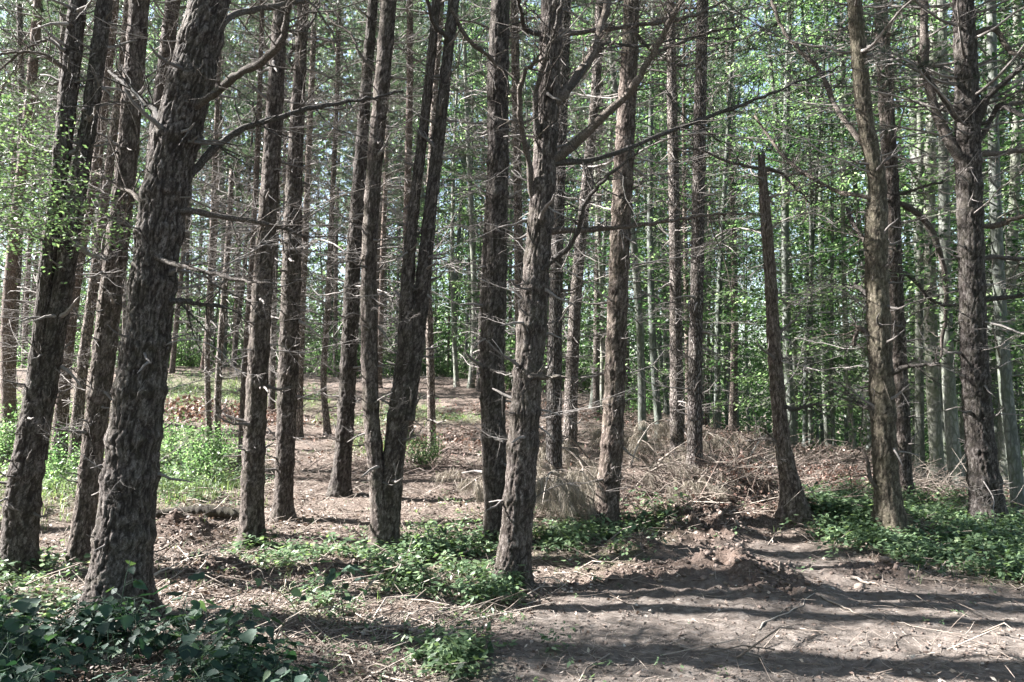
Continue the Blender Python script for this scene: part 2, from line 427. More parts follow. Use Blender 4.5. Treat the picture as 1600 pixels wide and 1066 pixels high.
def put_branch(parent, base, pos, az, el, L, lib, rnd=random, thick=1.0):
    o = bpy.data.objects.new('branch', rnd.choice(lib)); COL.objects.link(o); o.parent = parent
    o.location = Vector(pos) - Vector(base)
    o.rotation_euler = (Matrix.Rotation(az, 3, 'Z') @ Matrix.Rotation(-el, 3, 'Y') @ Matrix.Rotation(rnd.uniform(-.5, .5), 3, 'X')).to_euler()
    o.scale = (L, L * thick, L * thick)
    return o

# ------------------------------------------------------------------ trunks
def catmull(pts, n):
    pts = np.asarray(pts, float); k = len(pts)
    seg = np.linalg.norm(np.diff(pts[:, :3], axis=0), axis=1); s = np.concatenate(([0], np.cumsum(seg)))
    t = np.linspace(0, s[-1], n)
    m = np.gradient(pts, s, axis=0)
    i = np.clip(np.searchsorted(s, t, 'right') - 1, 0, k - 2); h = (s[i + 1] - s[i])[:, None]; u = ((t - s[i])[:, None]) / h
    return ((2*u**3 - 3*u**2 + 1) * pts[i] + (u**3 - 2*u**2 + u) * h * m[i] + (-2*u**3 + 3*u**2) * pts[i+1] + (u**3 - u**2) * h * m[i+1])

def voronoi_edge(u, v, period):
    """F2-F1 on a jittered lattice, u periodic"""
    iu, iv = np.floor(u).astype(int), np.floor(v).astype(int)
    f1 = np.full(u.shape, 9.0); f2 = np.full(u.shape, 9.0); idv = np.zeros(u.shape)
    for a in (-1, 0, 1):
        for b in (-1, 0, 1):
            cu = (iu + a) % period; cv = (iv + b)
            jx = _tab[cu & 63, cv & 63, 7]; jy = _tab[cu & 63, cv & 63, 23]
            d = np.hypot(iu + a + jx - u, iv + b + jy - v)
            new = d < f1
            f2 = np.where(new, f1, np.minimum(f2, d)); idv = np.where(new, _tab[cu & 63, cv & 63, 41], idv); f1 = np.where(new, d, f1)
    return f2 - f1, idv

def trunk_mesh(name, C, parent, mat, seed, dz, seglen, depth, whorls=(), flare=.35, base=(0, 0, 0), jag=False):
    """C: control points (x,y,z,r) in world space"""
    C = np.asarray(C, float)
    L = np.linalg.norm(np.diff(C[:, :3], axis=0), axis=1).sum()
    n = max(8, int(L / dz)); S = catmull(C, n)
    r = np.maximum(S[:, 3], .012)
    z0 = C[0, 2] + (.3 if flare > 0 else 0); hgt = S[:, 2] - z0
    s = np.linspace(0, L, n)
    segs = int(max(8, min(190, 2 * math.pi * r[:max(2, n // 4)].mean() / seglen)))
    th = np.arange(segs) / segs * 2 * math.pi
    TH, HH = np.meshgrid(th, s); RR = r[:, None] * np.ones_like(TH)
    for wz in whorls: RR = RR * (1 + .10 * np.exp(-((hgt[:, None] - wz) / .05) ** 2))
    lob = vnoise(np.cos(TH) * 1.6 + seed, np.sin(TH) * 1.6, seed * .7)
    RR = RR * (1 + (flare * (.4 + 1.1 * lob) * np.exp(-np.maximum(hgt[:, None], 0) / .13)))
    RR = RR * (1 + .035 * (fbm(np.cos(TH) * 1.2 + seed, np.sin(TH) * 1.2, HH * 1.1, 3) - .5) * 2)
    attrs = None
    if depth > 0:
        rm = r[:n // 2].mean()
        per = max(8, int(round(2 * math.pi * rm / .024)))
        u = TH / (2 * math.pi) * per; v = HH / .052
        X3, Y3 = np.cos(TH) * rm, np.sin(TH) * rm
        wx = fbm(X3 * 14 + seed, Y3 * 14, HH * 9, 3) - .5; wy = fbm(X3 * 12, Y3 * 12 + seed, HH * 8 + 9, 2) - .5
        e, idv = voronoi_edge((u + wx * 2.2) % per, v + wy * 2.0 + seed, per)
        pl = smooth(.0, .20, e)
        f1 = fbm(X3 * 38 + wx * 1.1, Y3 * 38 + seed, HH * 8.5 + wy, 3); rid = 1 - np.abs(2 * f1 - 1) * 3.2
        FI = smooth(.35, .95, rid)
        fine = fbm(X3 * 75, Y3 * 75, HH * 42, 3) - .5
        flake = fbm(X3 * 50 + 9, Y3 * 50, HH * 26 + seed, 2); flake = np.floor(flake * 7) / 7
        dmul = np.clip(RR / .11, .35, 1.5)
        RR = RR + depth * dmul * (-1.0 * FI + .60 * (pl - 1) + .5 * (idv - .5) * pl + .8 * (flake - .5) + .8 * fine)
        attrs = {'plate': np.clip((.25 + .75 * pl) * (1 - .9 * FI) * (.75 + .9 * fine + .4 * (flake - .5)), 0, 1).ravel()}
    cx = S[:, 0][:, None] - base[0]; cyy = S[:, 1][:, None] - base[1]; cz = S[:, 2][:, None] - base[2]
    V = np.stack([cx + RR * np.cos(TH), cyy + RR * np.sin(TH), cz + 0 * TH], -1)
    if jag: V[-1, :, 2] += (R.rand(segs) * .16); V[-2, :, 2] += R.rand(segs) * .02
    V = V.reshape(-1, 3)
    i = np.arange(n - 1)[:, None] * segs; j = np.arange(segs)[None]; k = (j + 1) % segs
    Qd = np.stack([i + j, i + k, i + k + segs, i + j + segs], -1).reshape(-1, 4)
    V = np.vstack([V, [[cx[-1, 0], cyy[-1, 0], cz[-1, 0] + (-.04 if jag else .02)]]])
    b = (n - 1) * segs
    T = np.stack([b + np.arange(segs), b + (np.arange(segs) + 1) % segs, np.full(segs, n * segs)], -1)
    if attrs: attrs['plate'] = np.append(attrs['plate'], .5)
    o = mesh_obj(name, V, [Qd, T], mat, parent, attrs)
    return o, S

# ------------------------------------------------------------------ live pine crown library, height 6.5 m, base at z=0
def pine_crown(seed, H=6.5, Rr=2.4, nb=70, nw=.006, per=26):
    rs = np.random.RandomState(seed); W = Geo(); Nn = Geo()
    B = []; D = []
    for k in range(nb):
        z = H * (k / nb) ** .9 * .97; az = k * 2.4 + rs.uniform(-.4, .4)
        L = Rr * (1 - (z / H) ** 1.5 * .8) * rs.uniform(.55, 1.1)
        el = rs.uniform(-.05, .35) + .4 * z / H
        d = np.array((math.cos(az) * math.cos(el), math.sin(az) * math.cos(el), math.sin(el))); p = np.array((0, 0, z)); pts = [p]
        n = 7
        for q in range(n):
            d = unit(d + rs.normal(0, .1, 3) + np.array((0, 0, .04))); pts.append(pts[-1] + d * L / n)
        W.tube(pts, np.linspace(.022, .005, n + 1), 4)
        for q in range(int(7 + L * 4)):
            t = rs.uniform(.3, 1.0); kk = min(int(t * n), n - 1); pp = pts[kk] + (pts[kk + 1] - pts[kk]) * (t * n - kk)
            sd = unit(np.cross(d, (0, 0, 1)) * rs.choice([-1, 1]) + d * rs.uniform(.3, 1.2) + rs.normal(0, .25, 3) + np.array((0, 0, .15)))
            l2 = rs.uniform(.12, .55) * (1.3 - t * .6); e = pp + sd * l2
            W.tube([pp, (pp + e) / 2 + rs.normal(0, .02, 3), e], [.006, .005, .004], 3, cap=False)
            for t2 in (1.0, .6):
                c = pp + (e - pp) * t2
                nn = per; nd = sd[None] * rs.uniform(.1, 1.1, (nn, 1)) + rs.normal(0, .55, (nn, 3)); B.append(np.repeat(c[None], nn, 0) - sd * rs.uniform(0, .12, (nn, 1))); D.append(nd)
    B = np.concatenate(B); D = np.concatenate(D)
    Nn.needles(B, D, rs.uniform(.07, .13, len(B)), nw)
    return W.build('boughs_shape', M_dead, link=False).data, Nn.build('needles_shape', M_needle, link=False).data
CROWNS = [pine_crown(40 + k, nb=36, nw=.0085, per=15) for k in range(4)]
FARCROWNS = [pine_crown(60 + k, H=8.5, Rr=2.5, nb=50, nw=.018, per=16) for k in range(3)]

def put_crown(parent, base, pos, lib, s, lean=(0, 0)):
    wd, nd = random.choice(lib)
    o = bpy.data.objects.new('crown', nd); COL.objects.link(o); o.parent = parent
    o.location = Vector(pos) - Vector(base); o.scale = (s[0], s[0], s[1]); o.rotation_euler = (lean[0], lean[1], random.uniform(0, 6.28))
    b = bpy.data.objects.new('boughs', wd); COL.objects.link(b); b.parent = o
    return o

# ------------------------------------------------------------------ the pines of the photograph
# stems: list of (px,row,width); first row is the base on the ground
PINES = {
 'thick': dict(st=[[(183,965,112),(198,800,103),(213,660,95),(235,480,86),(259,300,86),(297,130,86),(328,0,76)]], label='thickest pine trunk, leaning right, its foot among broad leaves at lower left', near=1, crown=1.15),
 'twinleft': dict(st=[[(28,895,62),(38,760,60),(56,640,50),(64,520,30),(76,400,29),(96,250,32),(112,100,33),(122,0,31)], [(58,700,40),(72,600,42),(98,450,36),(122,300,32),(146,140,30),(164,0,29)]], label='dark two-stemmed pine nearest the left edge of the photo', near=1),
 'third': dict(st=[[(124,880,40),(138,760,40),(155,620,42),(172,470,42),(192,310,40),(207,150,38),(218,0,36)]], label='reddish pine standing directly left of the thickest trunk', near=1),
 'b1': dict(st=[[(92,722,28),(100,600,24),(122,420,20),(150,260,18),(170,100,16),(180,0,15)]], label='thin reddish pine behind the two-stemmed pine and the reddish pine', red=1),
 'b2': dict(st=[[(116,742,24),(126,600,20),(150,420,18),(172,250,16),(196,50,14),(200,0,14)]], label='grey slender pine half hidden just left of the reddish pine'),
 'b3': dict(st=[[(205,730,30),(215,560,28),(228,350,24),(240,240,24),(254,130,26),(270,0,28)]], label='reddish pine whose top shows just left of the thickest trunk', red=1),
 'b4': dict(st=[[(14,665,26),(13,500,24),(22,370,20),(42,200,18),(60,0,16)]], label='pale reddish pine behind, farthest left in the photo', red=1),
 'p395': dict(st=[[(393,853,44),(396,720,42),(402,600,40),(410,450,38),(421,300,34),(430,150,32),(439,0,26)]], label='straight pine with the end of the fallen log at its foot', near=1),
 'p442': dict(st=[[(442,811,34),(448,650,37),(455,450,37),(461,250,30),(469,100,24),(474,0,22)]], label='straight dark pine close behind and right of the pine by the log', near=1),
 'p530': dict(st=[[(531,773,36),(537,700,34),(545,560,32),(551,430,30),(560,300,26),(571,150,22),(583,0,20)]], label='pine with sunlit left flank, just left of and behind the V-forked pine', near=1),
 'vfork': dict(st=[[(599,868,50),(591,760,36),(581,660,31),(577,550,32),(577,400,30),(586,250,30),(598,120,30),(608,0,30)],
                   [(606,868,44),(613,740,42),(624,640,42),(634,550,34),(636,460,28),(646,330,22),(662,200,20),(674,90,18),(682,0,17)],
                   [(634,640,40),(648,550,34),(662,430,30),(672,330,25),(685,220,24),(698,100,22),(709,0,22)]], label='V-forked pine with stems fused at the foot beside green herbs', near=1),
 'thinred': dict(st=[[(640,690,16),(634,500,15),(637,300,14),(640,150,13),(641,0,12)]], label='thin reddish pine pole seen between the stems of the V-forked pine', red=1),
 'p775': dict(st=[[(776,843,44),(772,700,48),(769,550,48),(774,400,46),(778,250,42),(778,120,42),(782,0,37)]], label='pine with bright flaking left flank, just behind the front centre pine', near=1),
 'centre': dict(st=[[(800,918,64),(811,780,60),(821,640,58),(832,500,55),(840,400,50),(851,250,48),(858,120,44),(863,0,42)]], label='front centre pine with heavy upswept limbs and foot beside the dirt track', near=1, crown=1.1),
 'p812': dict(st=[[(815,742,18),(812,500,18),(808,250,16),(804,0,15)]], label='thin pine seen as a strip between the two central pines'),
 'p866': dict(st=[[(865,758,31),(866,600,29),(869,450,25),(876,250,22),(884,0,20)]], label='dark pine just right of and behind the front centre pine'),
 'p893': dict(st=[[(890,722,28),(893,600,25),(901,450,22),(915,300,20),(930,150,18),(938,0,18)]], label='pine with pale patches behind the heap of dry boughs'),
 'p955': dict(st=[[(946,822,46),(956,700,43),(962,560,40),(968,400,38),(975,250,38),(982,120,34),(987,0,30)]], label='pine with deeply ridged bark rising from the heap of dry needled boughs', near=1),
 'p1055': dict(st=[[(1058,726,27),(1057,600,25),(1055,400,22),(1051,200,20),(1048,0,16)]], label='left one of the two slim dark pines standing close together'),
 'p1088': dict(st=[[(1086,745,30),(1086,600,27),(1090,400,25),(1093,200,24),(1098,0,21)]], label='right one of the two slim dark pines, sunlit on its left side'),
 'snag': dict(st=[[(1242,803,46),(1224,700,31),(1211,560,26),(1203,420,22),(1195,320,20),(1190,256,14)]], label='snapped dark pine without a top, leaning left over the soil mound', near=1, broken=1),
 'twist': dict(st=[[(1392,834,56),(1385,745,46),(1378,610,45),(1372,480,42),(1369,360,42),(1371,290,34),(1352,190,31),(1342,80,30),(1335,0,28)]], label='pale twisted pine kinked halfway up, standing in the green ground cover', near=1, pale=1),
 'p1405': dict(st=[[(1412,775,32),(1406,600,31),(1398,480,33),(1392,300,31),(1384,150,28),(1376,0,25)]], label='dark pine close behind the pale twisted pine', near=1),
 'right': dict(st=[[(1546,824,62),(1532,700,52),(1522,550,48),(1518,400,46),(1513,250,46),(1509,100,42),(1505,0,38)]], label='big dark pine with a forked left limb near the right edge', near=1, crown=1.1),
 't675': dict(st=[[(675,705,15),(672,550,15),(668,400,13),(676,200,12),(690,0,11)]], label='slim dark pine alone on the sunlit rise right of the V-forked pine'),
 't510': dict(st=[[(512,682,13),(506,610,12),(512,480,11),(520,300,10),(528,100,9),(530,0,9)]], label='slim crooked pine just left of the pine with sunlit flank'),
 't325': dict(st=[[(326,680,11),(324,550,11),(330,400,10),(338,200,9),(346,0,9)]], label='left one of the two thin poles beside the reddish brush heap'),
 't340': dict(st=[[(338,697,14),(343,560,12),(355,400,11),(362,275,10)]], label='right one of the two thin poles, its top snapped off', broken=1),
 't468': dict(st=[[(468,685,13),(470,560,12),(476,400,12),(484,200,11),(492,0,10)]], label='thin pine showing just right of the dark pine by the log'),
 't376': dict(st=[[(376,730,12),(381,600,12),(392,430,11),(404,200,10),(410,0,9)]], label='thin pale pine just left of the pine by the log', red=1),
}
BASES = {}; TREES = {}
lit_rng = random.Random(5)
def depth_r(wd, Yd): return wd * .405 * Yd / F
TOPINFO = []
for key, t in PINES.items():
    b0 = t['st'][0][0]
    bx, by, bz = hit(b0[0], b0[1]); base = (bx, by, bz); BASES[key] = (bx, by, bz)
    root = empty('pine_tree', base); TREES[key] = root
    tag(root, t['label'], 'pine tree', 'pines with dead lower branches')
    mat = M_pine_pale if t.get('pale') else (M_pine_red if t.get('red') else (M_pine_near if t.get('near') else M_pine))
    near = t.get('near') or t.get('pale')
    rng = random.Random(hash(b0[0]) & 1023)
    wh = [];  z = .5 + rng.random() * .3
    while z < 14: wh.append(z); z += rng.uniform(.26, .44)
    for si, st in enumerate(t['st']):
        C = []
        for (px, row, wd) in st:
            p = P(px, row, by + (.0 if si == 0 else .03)); C.append((*p, depth_r(wd, by)))
        C = np.array(C)
        if si == 0: C[0, :3] = (bx, by, bz)
        C0 = C[0].copy(); C0[2] -= .3 if si == 0 else .1; C0[:2] -= (C[1, :2] - C[0, :2]) * .1; C = np.vstack([C0, C])
        if not t.get('broken'):
            zt = C[-1, 2]; d = (C[-1, :3] - C[-3, :3]); d = d / d[2]
            Ht = max(bz + rng.uniform(12.5, 15), zt + 3.5); r = C[-1, 3]; nn = 4
            for q in range(1, nn + 1):
                dzz = (Ht - zt) / nn; k = max(0, .8 - .25 * q)
                newp = C[-1, :3] + np.array((d[0] * k, d[1] * k, 1)) * dzz
                C = np.vstack([C, [*newp, r * (1 - q / nn * .85)]])
        nm = 'trunk' if si == 0 else 'stem'
        dz = (.012 if by < 7 else .017) if near else .06
        if t.get('near') and False: pass
        tr, S = trunk_mesh(nm, C, root, mat, b0[0] * .13 + si, dz, .0085 if by < 7 else (.013 if near else .035), (.0075 if near else 0), wh, .55 if si == 0 else 0, base, jag=bool(t.get('broken')))
        # whorls of dead branches
        ztop_frame = EYE + by * 600 / F + .7
        nbr = 0; cap = 92 if near else 60
        for wz in wh:
            zz = bz + wz
            if zz > min(ztop_frame, S[-1, 2] - .05) or nbr > cap / len(t['st']): break
            if si and zz < C[1, 2] + .2: continue
            k = np.argmin(np.abs(S[:, 2] - zz)); c = S[k, :3]; r = S[k, 3]
            hi = min(1, wz / 3.0)
            for q in range(rng.choice([2, 3, 4, 5])):
                az = rng.uniform(0, 6.283); pos = c + np.array((math.cos(az), math.sin(az), 0)) * r * .8 + np.array((0, 0, rng.uniform(-.12, .12)))
                put_branch(root, base, pos, az, rng.uniform(-.4, .5), rng.uniform(.07, .26), STUB, rng, rng.uniform(.9, 1.9)); nbr += .15
            for q in range(rng.choice([1, 2, 3, 3, 4]) if wz > .9 else rng.choice([0, 1, 1, 2])):
                az = rng.uniform(0, 6.283)
                pos = c + np.array((math.cos(az), math.sin(az), 0)) * r * .75 + np.array((0, 0, rng.uniform(-.04, .04)))
                u_ = rng.random(); facing = math.sin(az) < -.5
                if u_ < (.55 - .35 * hi) or (facing and by < 7.5 and u_ < .75):
                    put_branch(root, base, pos, az, rng.uniform(-.3, .4), rng.uniform(.12, .38), STUB, rng, rng.uniform(.7, 1.5)); nbr += 1
                else:
                    L = rng.uniform(.35, 1.1) + hi * rng.uniform(0, 1.3)
                    if facing and by < 8: L *= .5
                    if by < 8.2: L *= .68
                    put_branch(root, base, pos, az, rng.uniform(-.2, .35), L, LONG if rng.random() < .35 else TWIGGY, rng, rng.uniform(.55, .95)); nbr += 1
        if si == 0 or key in ('twinleft',): TOPINFO.append((key, S[-1, :3]))
        if not t.get('broken') and (si == 0 or key == 'twinleft'):
            k = t.get('crown', rng.uniform(.85, 1.0))
            kz = np.argmin(np.abs(S[:, 2] - (S[-1, 2] - 6.2)))
            put_crown(root, base, S[kz, :3], CROWNS, (k, k * .98))

# heavy limbs traced from the photograph: (tree, depth offset along y at the tip, [(px,row,width)...])
LIMBS = [
 ('thick', -.5, [(292,178,30),(330,150,24),(370,118,22),(410,96,22),(440,62,20),(455,0,18),(462,-60,16)]),
 ('thick', .3, [(262,302,16),(300,272,20),(330,237,21),(372,205,19),(420,188,16),(468,174,14),(520,162,11),(580,153,9),(628,143,7)]),
 ('thick', .8, [(330,45,28),(365,24,22),(410,12,18),(470,3,14),(520,-20,10)]),
 ('thick', .6, [(290,330,18),(340,338,16),(400,346,13),(440,356,11),(478,372,7)]),
 ('thick', .3, [(278,470,16),(310,476,12),(355,481,10)]),
 ('thick', -.5, [(238,402,18),(268,412,14),(320,424,11),(370,436,9),(428,446,5)]),
 ('thick', .4, [(258,190,18),(240,170,16),(215,150,12),(190,128,9),(170,110,6)]),
 ('thick', .2, [(228,318,14),(205,300,12),(180,290,9),(150,268,6)]),
 ('twinleft', .3, [(105,90,14),(85,62,10),(50,70,8),(10,100,6),(-30,130,5)]),
 ('twinleft', -.2, [(98,105,12),(70,85,9),(35,82,8),(0,86,7),(-40,95,6)]),
 ('p442', .2, [(455,100,12),(470,60,10),(490,30,8),(500,0,6)]),
 ('vfork', .4, [(608,125,12),(585,110,9),(560,80,8),(548,52,7),(520,35,5),(505,10,4)]),
 ('vfork', -.3, [(700,60,16),(682,45,14),(672,20,13),(664,-20,12)]),
 ('vfork', .2, [(705,15,12),(730,60,13),(760,85,12),(785,112,9)]),
 ('centre', .2, [(862,168,34),(895,128,30),(920,95,27),(938,50,24),(950,0,23),(956,-60,20)]),
 ('centre', -.4, [(868,248,30),(905,218,25),(945,180,22),(985,142,22),(1012,98,20),(1040,48,18),(1066,0,16),(1090,-50,14)]),
 ('centre', .5, [(866,256,22),(915,252,16),(960,240,14),(1000,224,13),(1060,200,12),(1110,182,11),(1180,156,9),(1250,128,7),(1310,106,5)]),
 ('centre', -.2, [(862,362,20),(910,360,14),(960,356,12),(1040,346,10),(1110,336,8),(1180,334,5)]),
 ('centre', -.5, [(836,442,18),(860,410,15),(890,385,14),(906,352,13),(914,318,12),(935,292,11),(965,262,9),(1000,232,6)]),
 ('centre', -.4, [(836,310,20),(828,258,18),(816,205,16),(812,150,15),(822,110,12),(850,92,7)]),
 ('centre', -.3, [(846,230,22),(838,190,18),(838,140,16),(850,100,14),(866,50,12),(880,-10,10)]),
 ('centre', .5, [(862,60,20),(900,52,16),(960,44,13),(1020,36,12),(1080,26,10),(1125,4,8),(1150,-20,6)]),
 ('centre', -.4, [(828,50,14),(815,20,12),(805,-20,10)]),
 ('centre', -.3, [(812,590,20),(835,588,17),(856,590,13),(874,588,9)]),
 ('centre', .6, [(880,145,10),(940,70,8),(1000,72,7),(1060,60,6),(1130,60,4)]),
 ('p955', .3, [(985,50,12),(1020,80,10),(1055,70,9),(1110,50,7),(1160,40,5)]),
 ('snag', .1, [(1190,268,12),(1165,260,9),(1130,250,7),(1100,236,6),(1060,232,4)]),
 ('snag', .1, [(1192,268,12),(1215,268,9),(1240,290,7),(1265,316,5)]),
 ('snag', -.2, [(1222,636,13),(1240,640,11),(1270,632,8),(1296,634,5)]),
 ('snag', .2, [(1215,690,12),(1195,686,9),(1165,690,6)]),
 ('twist', .3, [(1372,385,14),(1352,375,15),(1338,358,13),(1328,340,12),(1324,324,7)]),
 ('twist', .6, [(1362,250,18),(1340,215,16),(1310,175,15),(1280,110,13),(1250,80,12),(1220,40,10),(1205,0,8)]),
 ('twist', -.3, [(1385,590,16),(1400,580,17),(1420,572,12),(1455,570,9),(1466,568,7)]),
 ('twist', .1, [(1370,560,14),(1352,518,15),(1342,512,13),(1336,540,9)]),
 ('twist', .2, [(1370,482,13),(1358,468,13),(1350,455,12),(1336,446,10),(1340,440,6)]),
 ('twist', .3, [(1366,640,12),(1352,636,11),(1338,628,8)]),
 ('twist', .2, [(1368,760,11),(1352,712,10),(1342,700,7)]),
 ('twist', .8, [(1358,310,14),(1310,300,12),(1260,272,10),(1225,245,9),(1180,180,6)]),
 ('p1405', .4, [(1396,322,18),(1425,328,17),(1450,352,17),(1470,400,15),(1478,450,13),(1474,520,10),(1470,560,7)]),
 ('p1405', .2, [(1408,428,14),(1430,440,12),(1450,465,10),(1470,475,9),(1500,478,7)]),
 ('p1405', -.1, [(1394,310,9),(1420,300,8),(1450,290,7),(1480,282,5)]),
 ('right', .2, [(1505,252,34),(1478,210,28),(1458,160,25),(1446,100,24),(1444,40,23),(1440,-30,22)]),
 ('right', -.3, [(1500,190,14),(1470,150,12),(1450,120,11),(1430,90,8)]),
 ('right', -.2, [(1530,355,16),(1560,352,15),(1585,342,13),(1620,330,12)]),
 ('right', .3, [(1535,405,14),(1565,402,13),(1600,405,12),(1640,400,10)]),
 ('right', -.1, [(1535,470,15),(1560,466,13),(1600,462,11),(1650,455,9)]),
 ('right', .3, [(1525,245,20),(1560,240,15),(1600,235,14),(1660,225,10)]),
 ('right', -.3, [(1520,200,22),(1545,150,18),(1580,120,15),(1620,80,12)]),
 ('right', -.2, [(1515,60,18),(1550,45,16),(1580,80,13),(1620,95,10)]),
 ('right', .5, [(1520,230,16),(1560,170,13),(1600,160,12),(1640,150,9)]),
 ('right', -.3, [(1545,190,12),(1560,165,14),(1595,180,14),(1640,190,10)]),
 ('right', .4, [(1505,140,15),(1470,128,11),(1430,135,9),(1380,150,6)]),
]
for key, dy, pts in LIMBS:
    base = BASES[key]; by = base[1]; root = TREES[key]
    n = len(pts); C = []
    for k, (px, row, wd) in enumerate(pts):
        yy = by + dy * (k / (n - 1)) * 1.6 - (0.02 if k == 0 else 0)
        C.append((*P(px, row, yy), depth_r(wd * .68, yy)))
    bp, brow, bw = min((( float(np.interp(pts[0][1], [q[1] for q in st][::-1], [q[0] for q in st][::-1])), pts[0][1], 1) for st in PINES[key]['st']), key=lambda q: abs(q[0] - pts[0][0]))
    pc = P(bp * .75 + pts[0][0] * .25, pts[0][1] + 5, by); C = [(*pc, C[0][3])] + C
    S = catmull(C, n * 5)
    S[:, :3] += (R.rand(len(S), 3) - .5) * .026 * np.linspace(0, 1, len(S))[:, None]
    G = Geo(); rad = np.maximum(S[:, 3], .004) * (1 + .34 * (R.rand(len(S)) - .5)); rad[0] *= 1.35
    G.tube(S[:, :3] - np.array(base), rad, 10 if pts[0][2] > 15 else 7)
    L = np.linalg.norm(np.diff(S[:, :3], axis=0), axis=1).sum()
    rs = np.random.RandomState(int(pts[0][0] * 7 + pts[0][1]))
    for q in range(int(6 + L * 9)):
        k = rs.randint(len(S) // 4, len(S)); p0 = S[k, :3] - np.array(base); d = unit(S[min(k + 1, len(S) - 1), :3] - S[k - 1, :3])
        sd = unit(np.cross(d, rs.normal(size=3)) + d * rs.uniform(.1, .9)); ll = rs.uniform(.05, .5) * (1 if rs.rand() < .6 else 1.8)
        pp = [p0]
        for z in range(5): sd = unit(sd + rs.normal(0, .2, 3) + np.array((0, 0, .03))); pp.append(pp[-1] + sd * ll / 5)
        G.tube(pp, np.linspace(min(.007, S[k, 3] * .5), .0018, 6), 4)
        for z in range(rs.randint(0, 4)):
            kk = rs.randint(1, 5); s2 = unit(sd + rs.normal(0, .8, 3)); l2 = ll * rs.uniform(.2, .6)
            G.tube([pp[kk], pp[kk] + s2 * l2 * .5, pp[kk] + unit(s2 + rs.normal(0, .3, 3)) * l2], [.003, .0022, .0014], 3)
    G.build('limb', M_limb, root)

# live needled boughs low in the crowns at the upper right
def live_bough(seed):
    rs = np.random.RandomState(seed); W = Geo(); Nn = Geo(); B = []; D = []
    d = unit((1, 0, .1)); pts = [np.zeros(3)]; n = 8
    for q in range(n): d = unit(d + rs.normal(0, .1, 3)); pts.append(pts[-1] + d / n)
    W.tube(pts, np.linspace(.010, .003, n + 1), 5)
    for q in range(22):
        k = rs.randint(2, n + 1); p = pts[k]; sd = unit(np.array((rs.uniform(.2, 1), rs.choice([-1, 1]) * rs.uniform(.2, 1), rs.uniform(-.25, .4)))); l2 = rs.uniform(.1, .35) * (1.2 - k / n * .5)
        tp = [p, p + sd * l2 * .5 + rs.normal(0, .01, 3), p + sd * l2]; W.tube(tp, [.004, .003, .002], 3, cap=False)
        for c in tp[1:]:
            m = 26; B.append(np.repeat(c[None], m, 0)); D.append(sd[None] * rs.uniform(0, 1.1, (m, 1)) + rs.normal(0, .5, (m, 3)))
    B = np.concatenate(B); D = np.concatenate(D); Nn.needles(B, D, rs.uniform(.04, .065, len(B)), .0028)
    return W.build('x', M_dead, link=False).data, Nn.build('x', M_darkneedle, link=False).data
LIVE = [live_bough(820 + k) for k in range(4)]
rng = random.Random(3)
for key, n_, zr, wr in (('right', 50, (4.3, 7.0), (0, 6.28)), ('p1405', 16, (4.6, 7.2), (0, 6.28)), ('twist', 7, (4.6, 6.0), (0, 6.28)), ('p1088', 14, (6.0, 8.5), (0, 6.28)), ('p1055', 10, (6.5, 8.5), (0, 6.28))):
    root = TREES[key]; base = BASES[key]; tr = [c for c in root.children if c.name.startswith('trunk')][0]
    co = np.empty(len(tr.data.vertices) * 3, np.float32); tr.data.vertices.foreach_get('co', co); co = co.reshape(-1, 3)
    for q in range(n_):
        z = rng.uniform(*zr); c = co[np.abs(co[:, 2] - z) < .06].mean(0); az = rng.uniform(*wr); el = rng.uniform(-.1, .4); L = rng.uniform(.4, 1.5)
        d = Vector((math.cos(az) * math.cos(el), math.sin(az) * math.cos(el), math.sin(el)))
        wd, nd = rng.choice(LIVE); o = bpy.data.objects.new('needled_bough', wd); COL.objects.link(o); o.parent = root
        o.location = Vector(c) + d * L * .55; o.rotation_euler = (0, -el, az); o.scale = (1.3,) * 3
        nn_ = bpy.data.objects.new('needles', nd); COL.objects.link(nn_); nn_.parent = o
        G = Geo(); pp = [np.array(c) + np.array(d) * L * .56 * t + np.array((0, 0, -.05 * math.sin(3.14 * t))) for t in (0, .3, .6, 1)]; G.tube(pp, [.018, .016, .014, .012], 6); st_ = G.build('branch', M_dead, root)

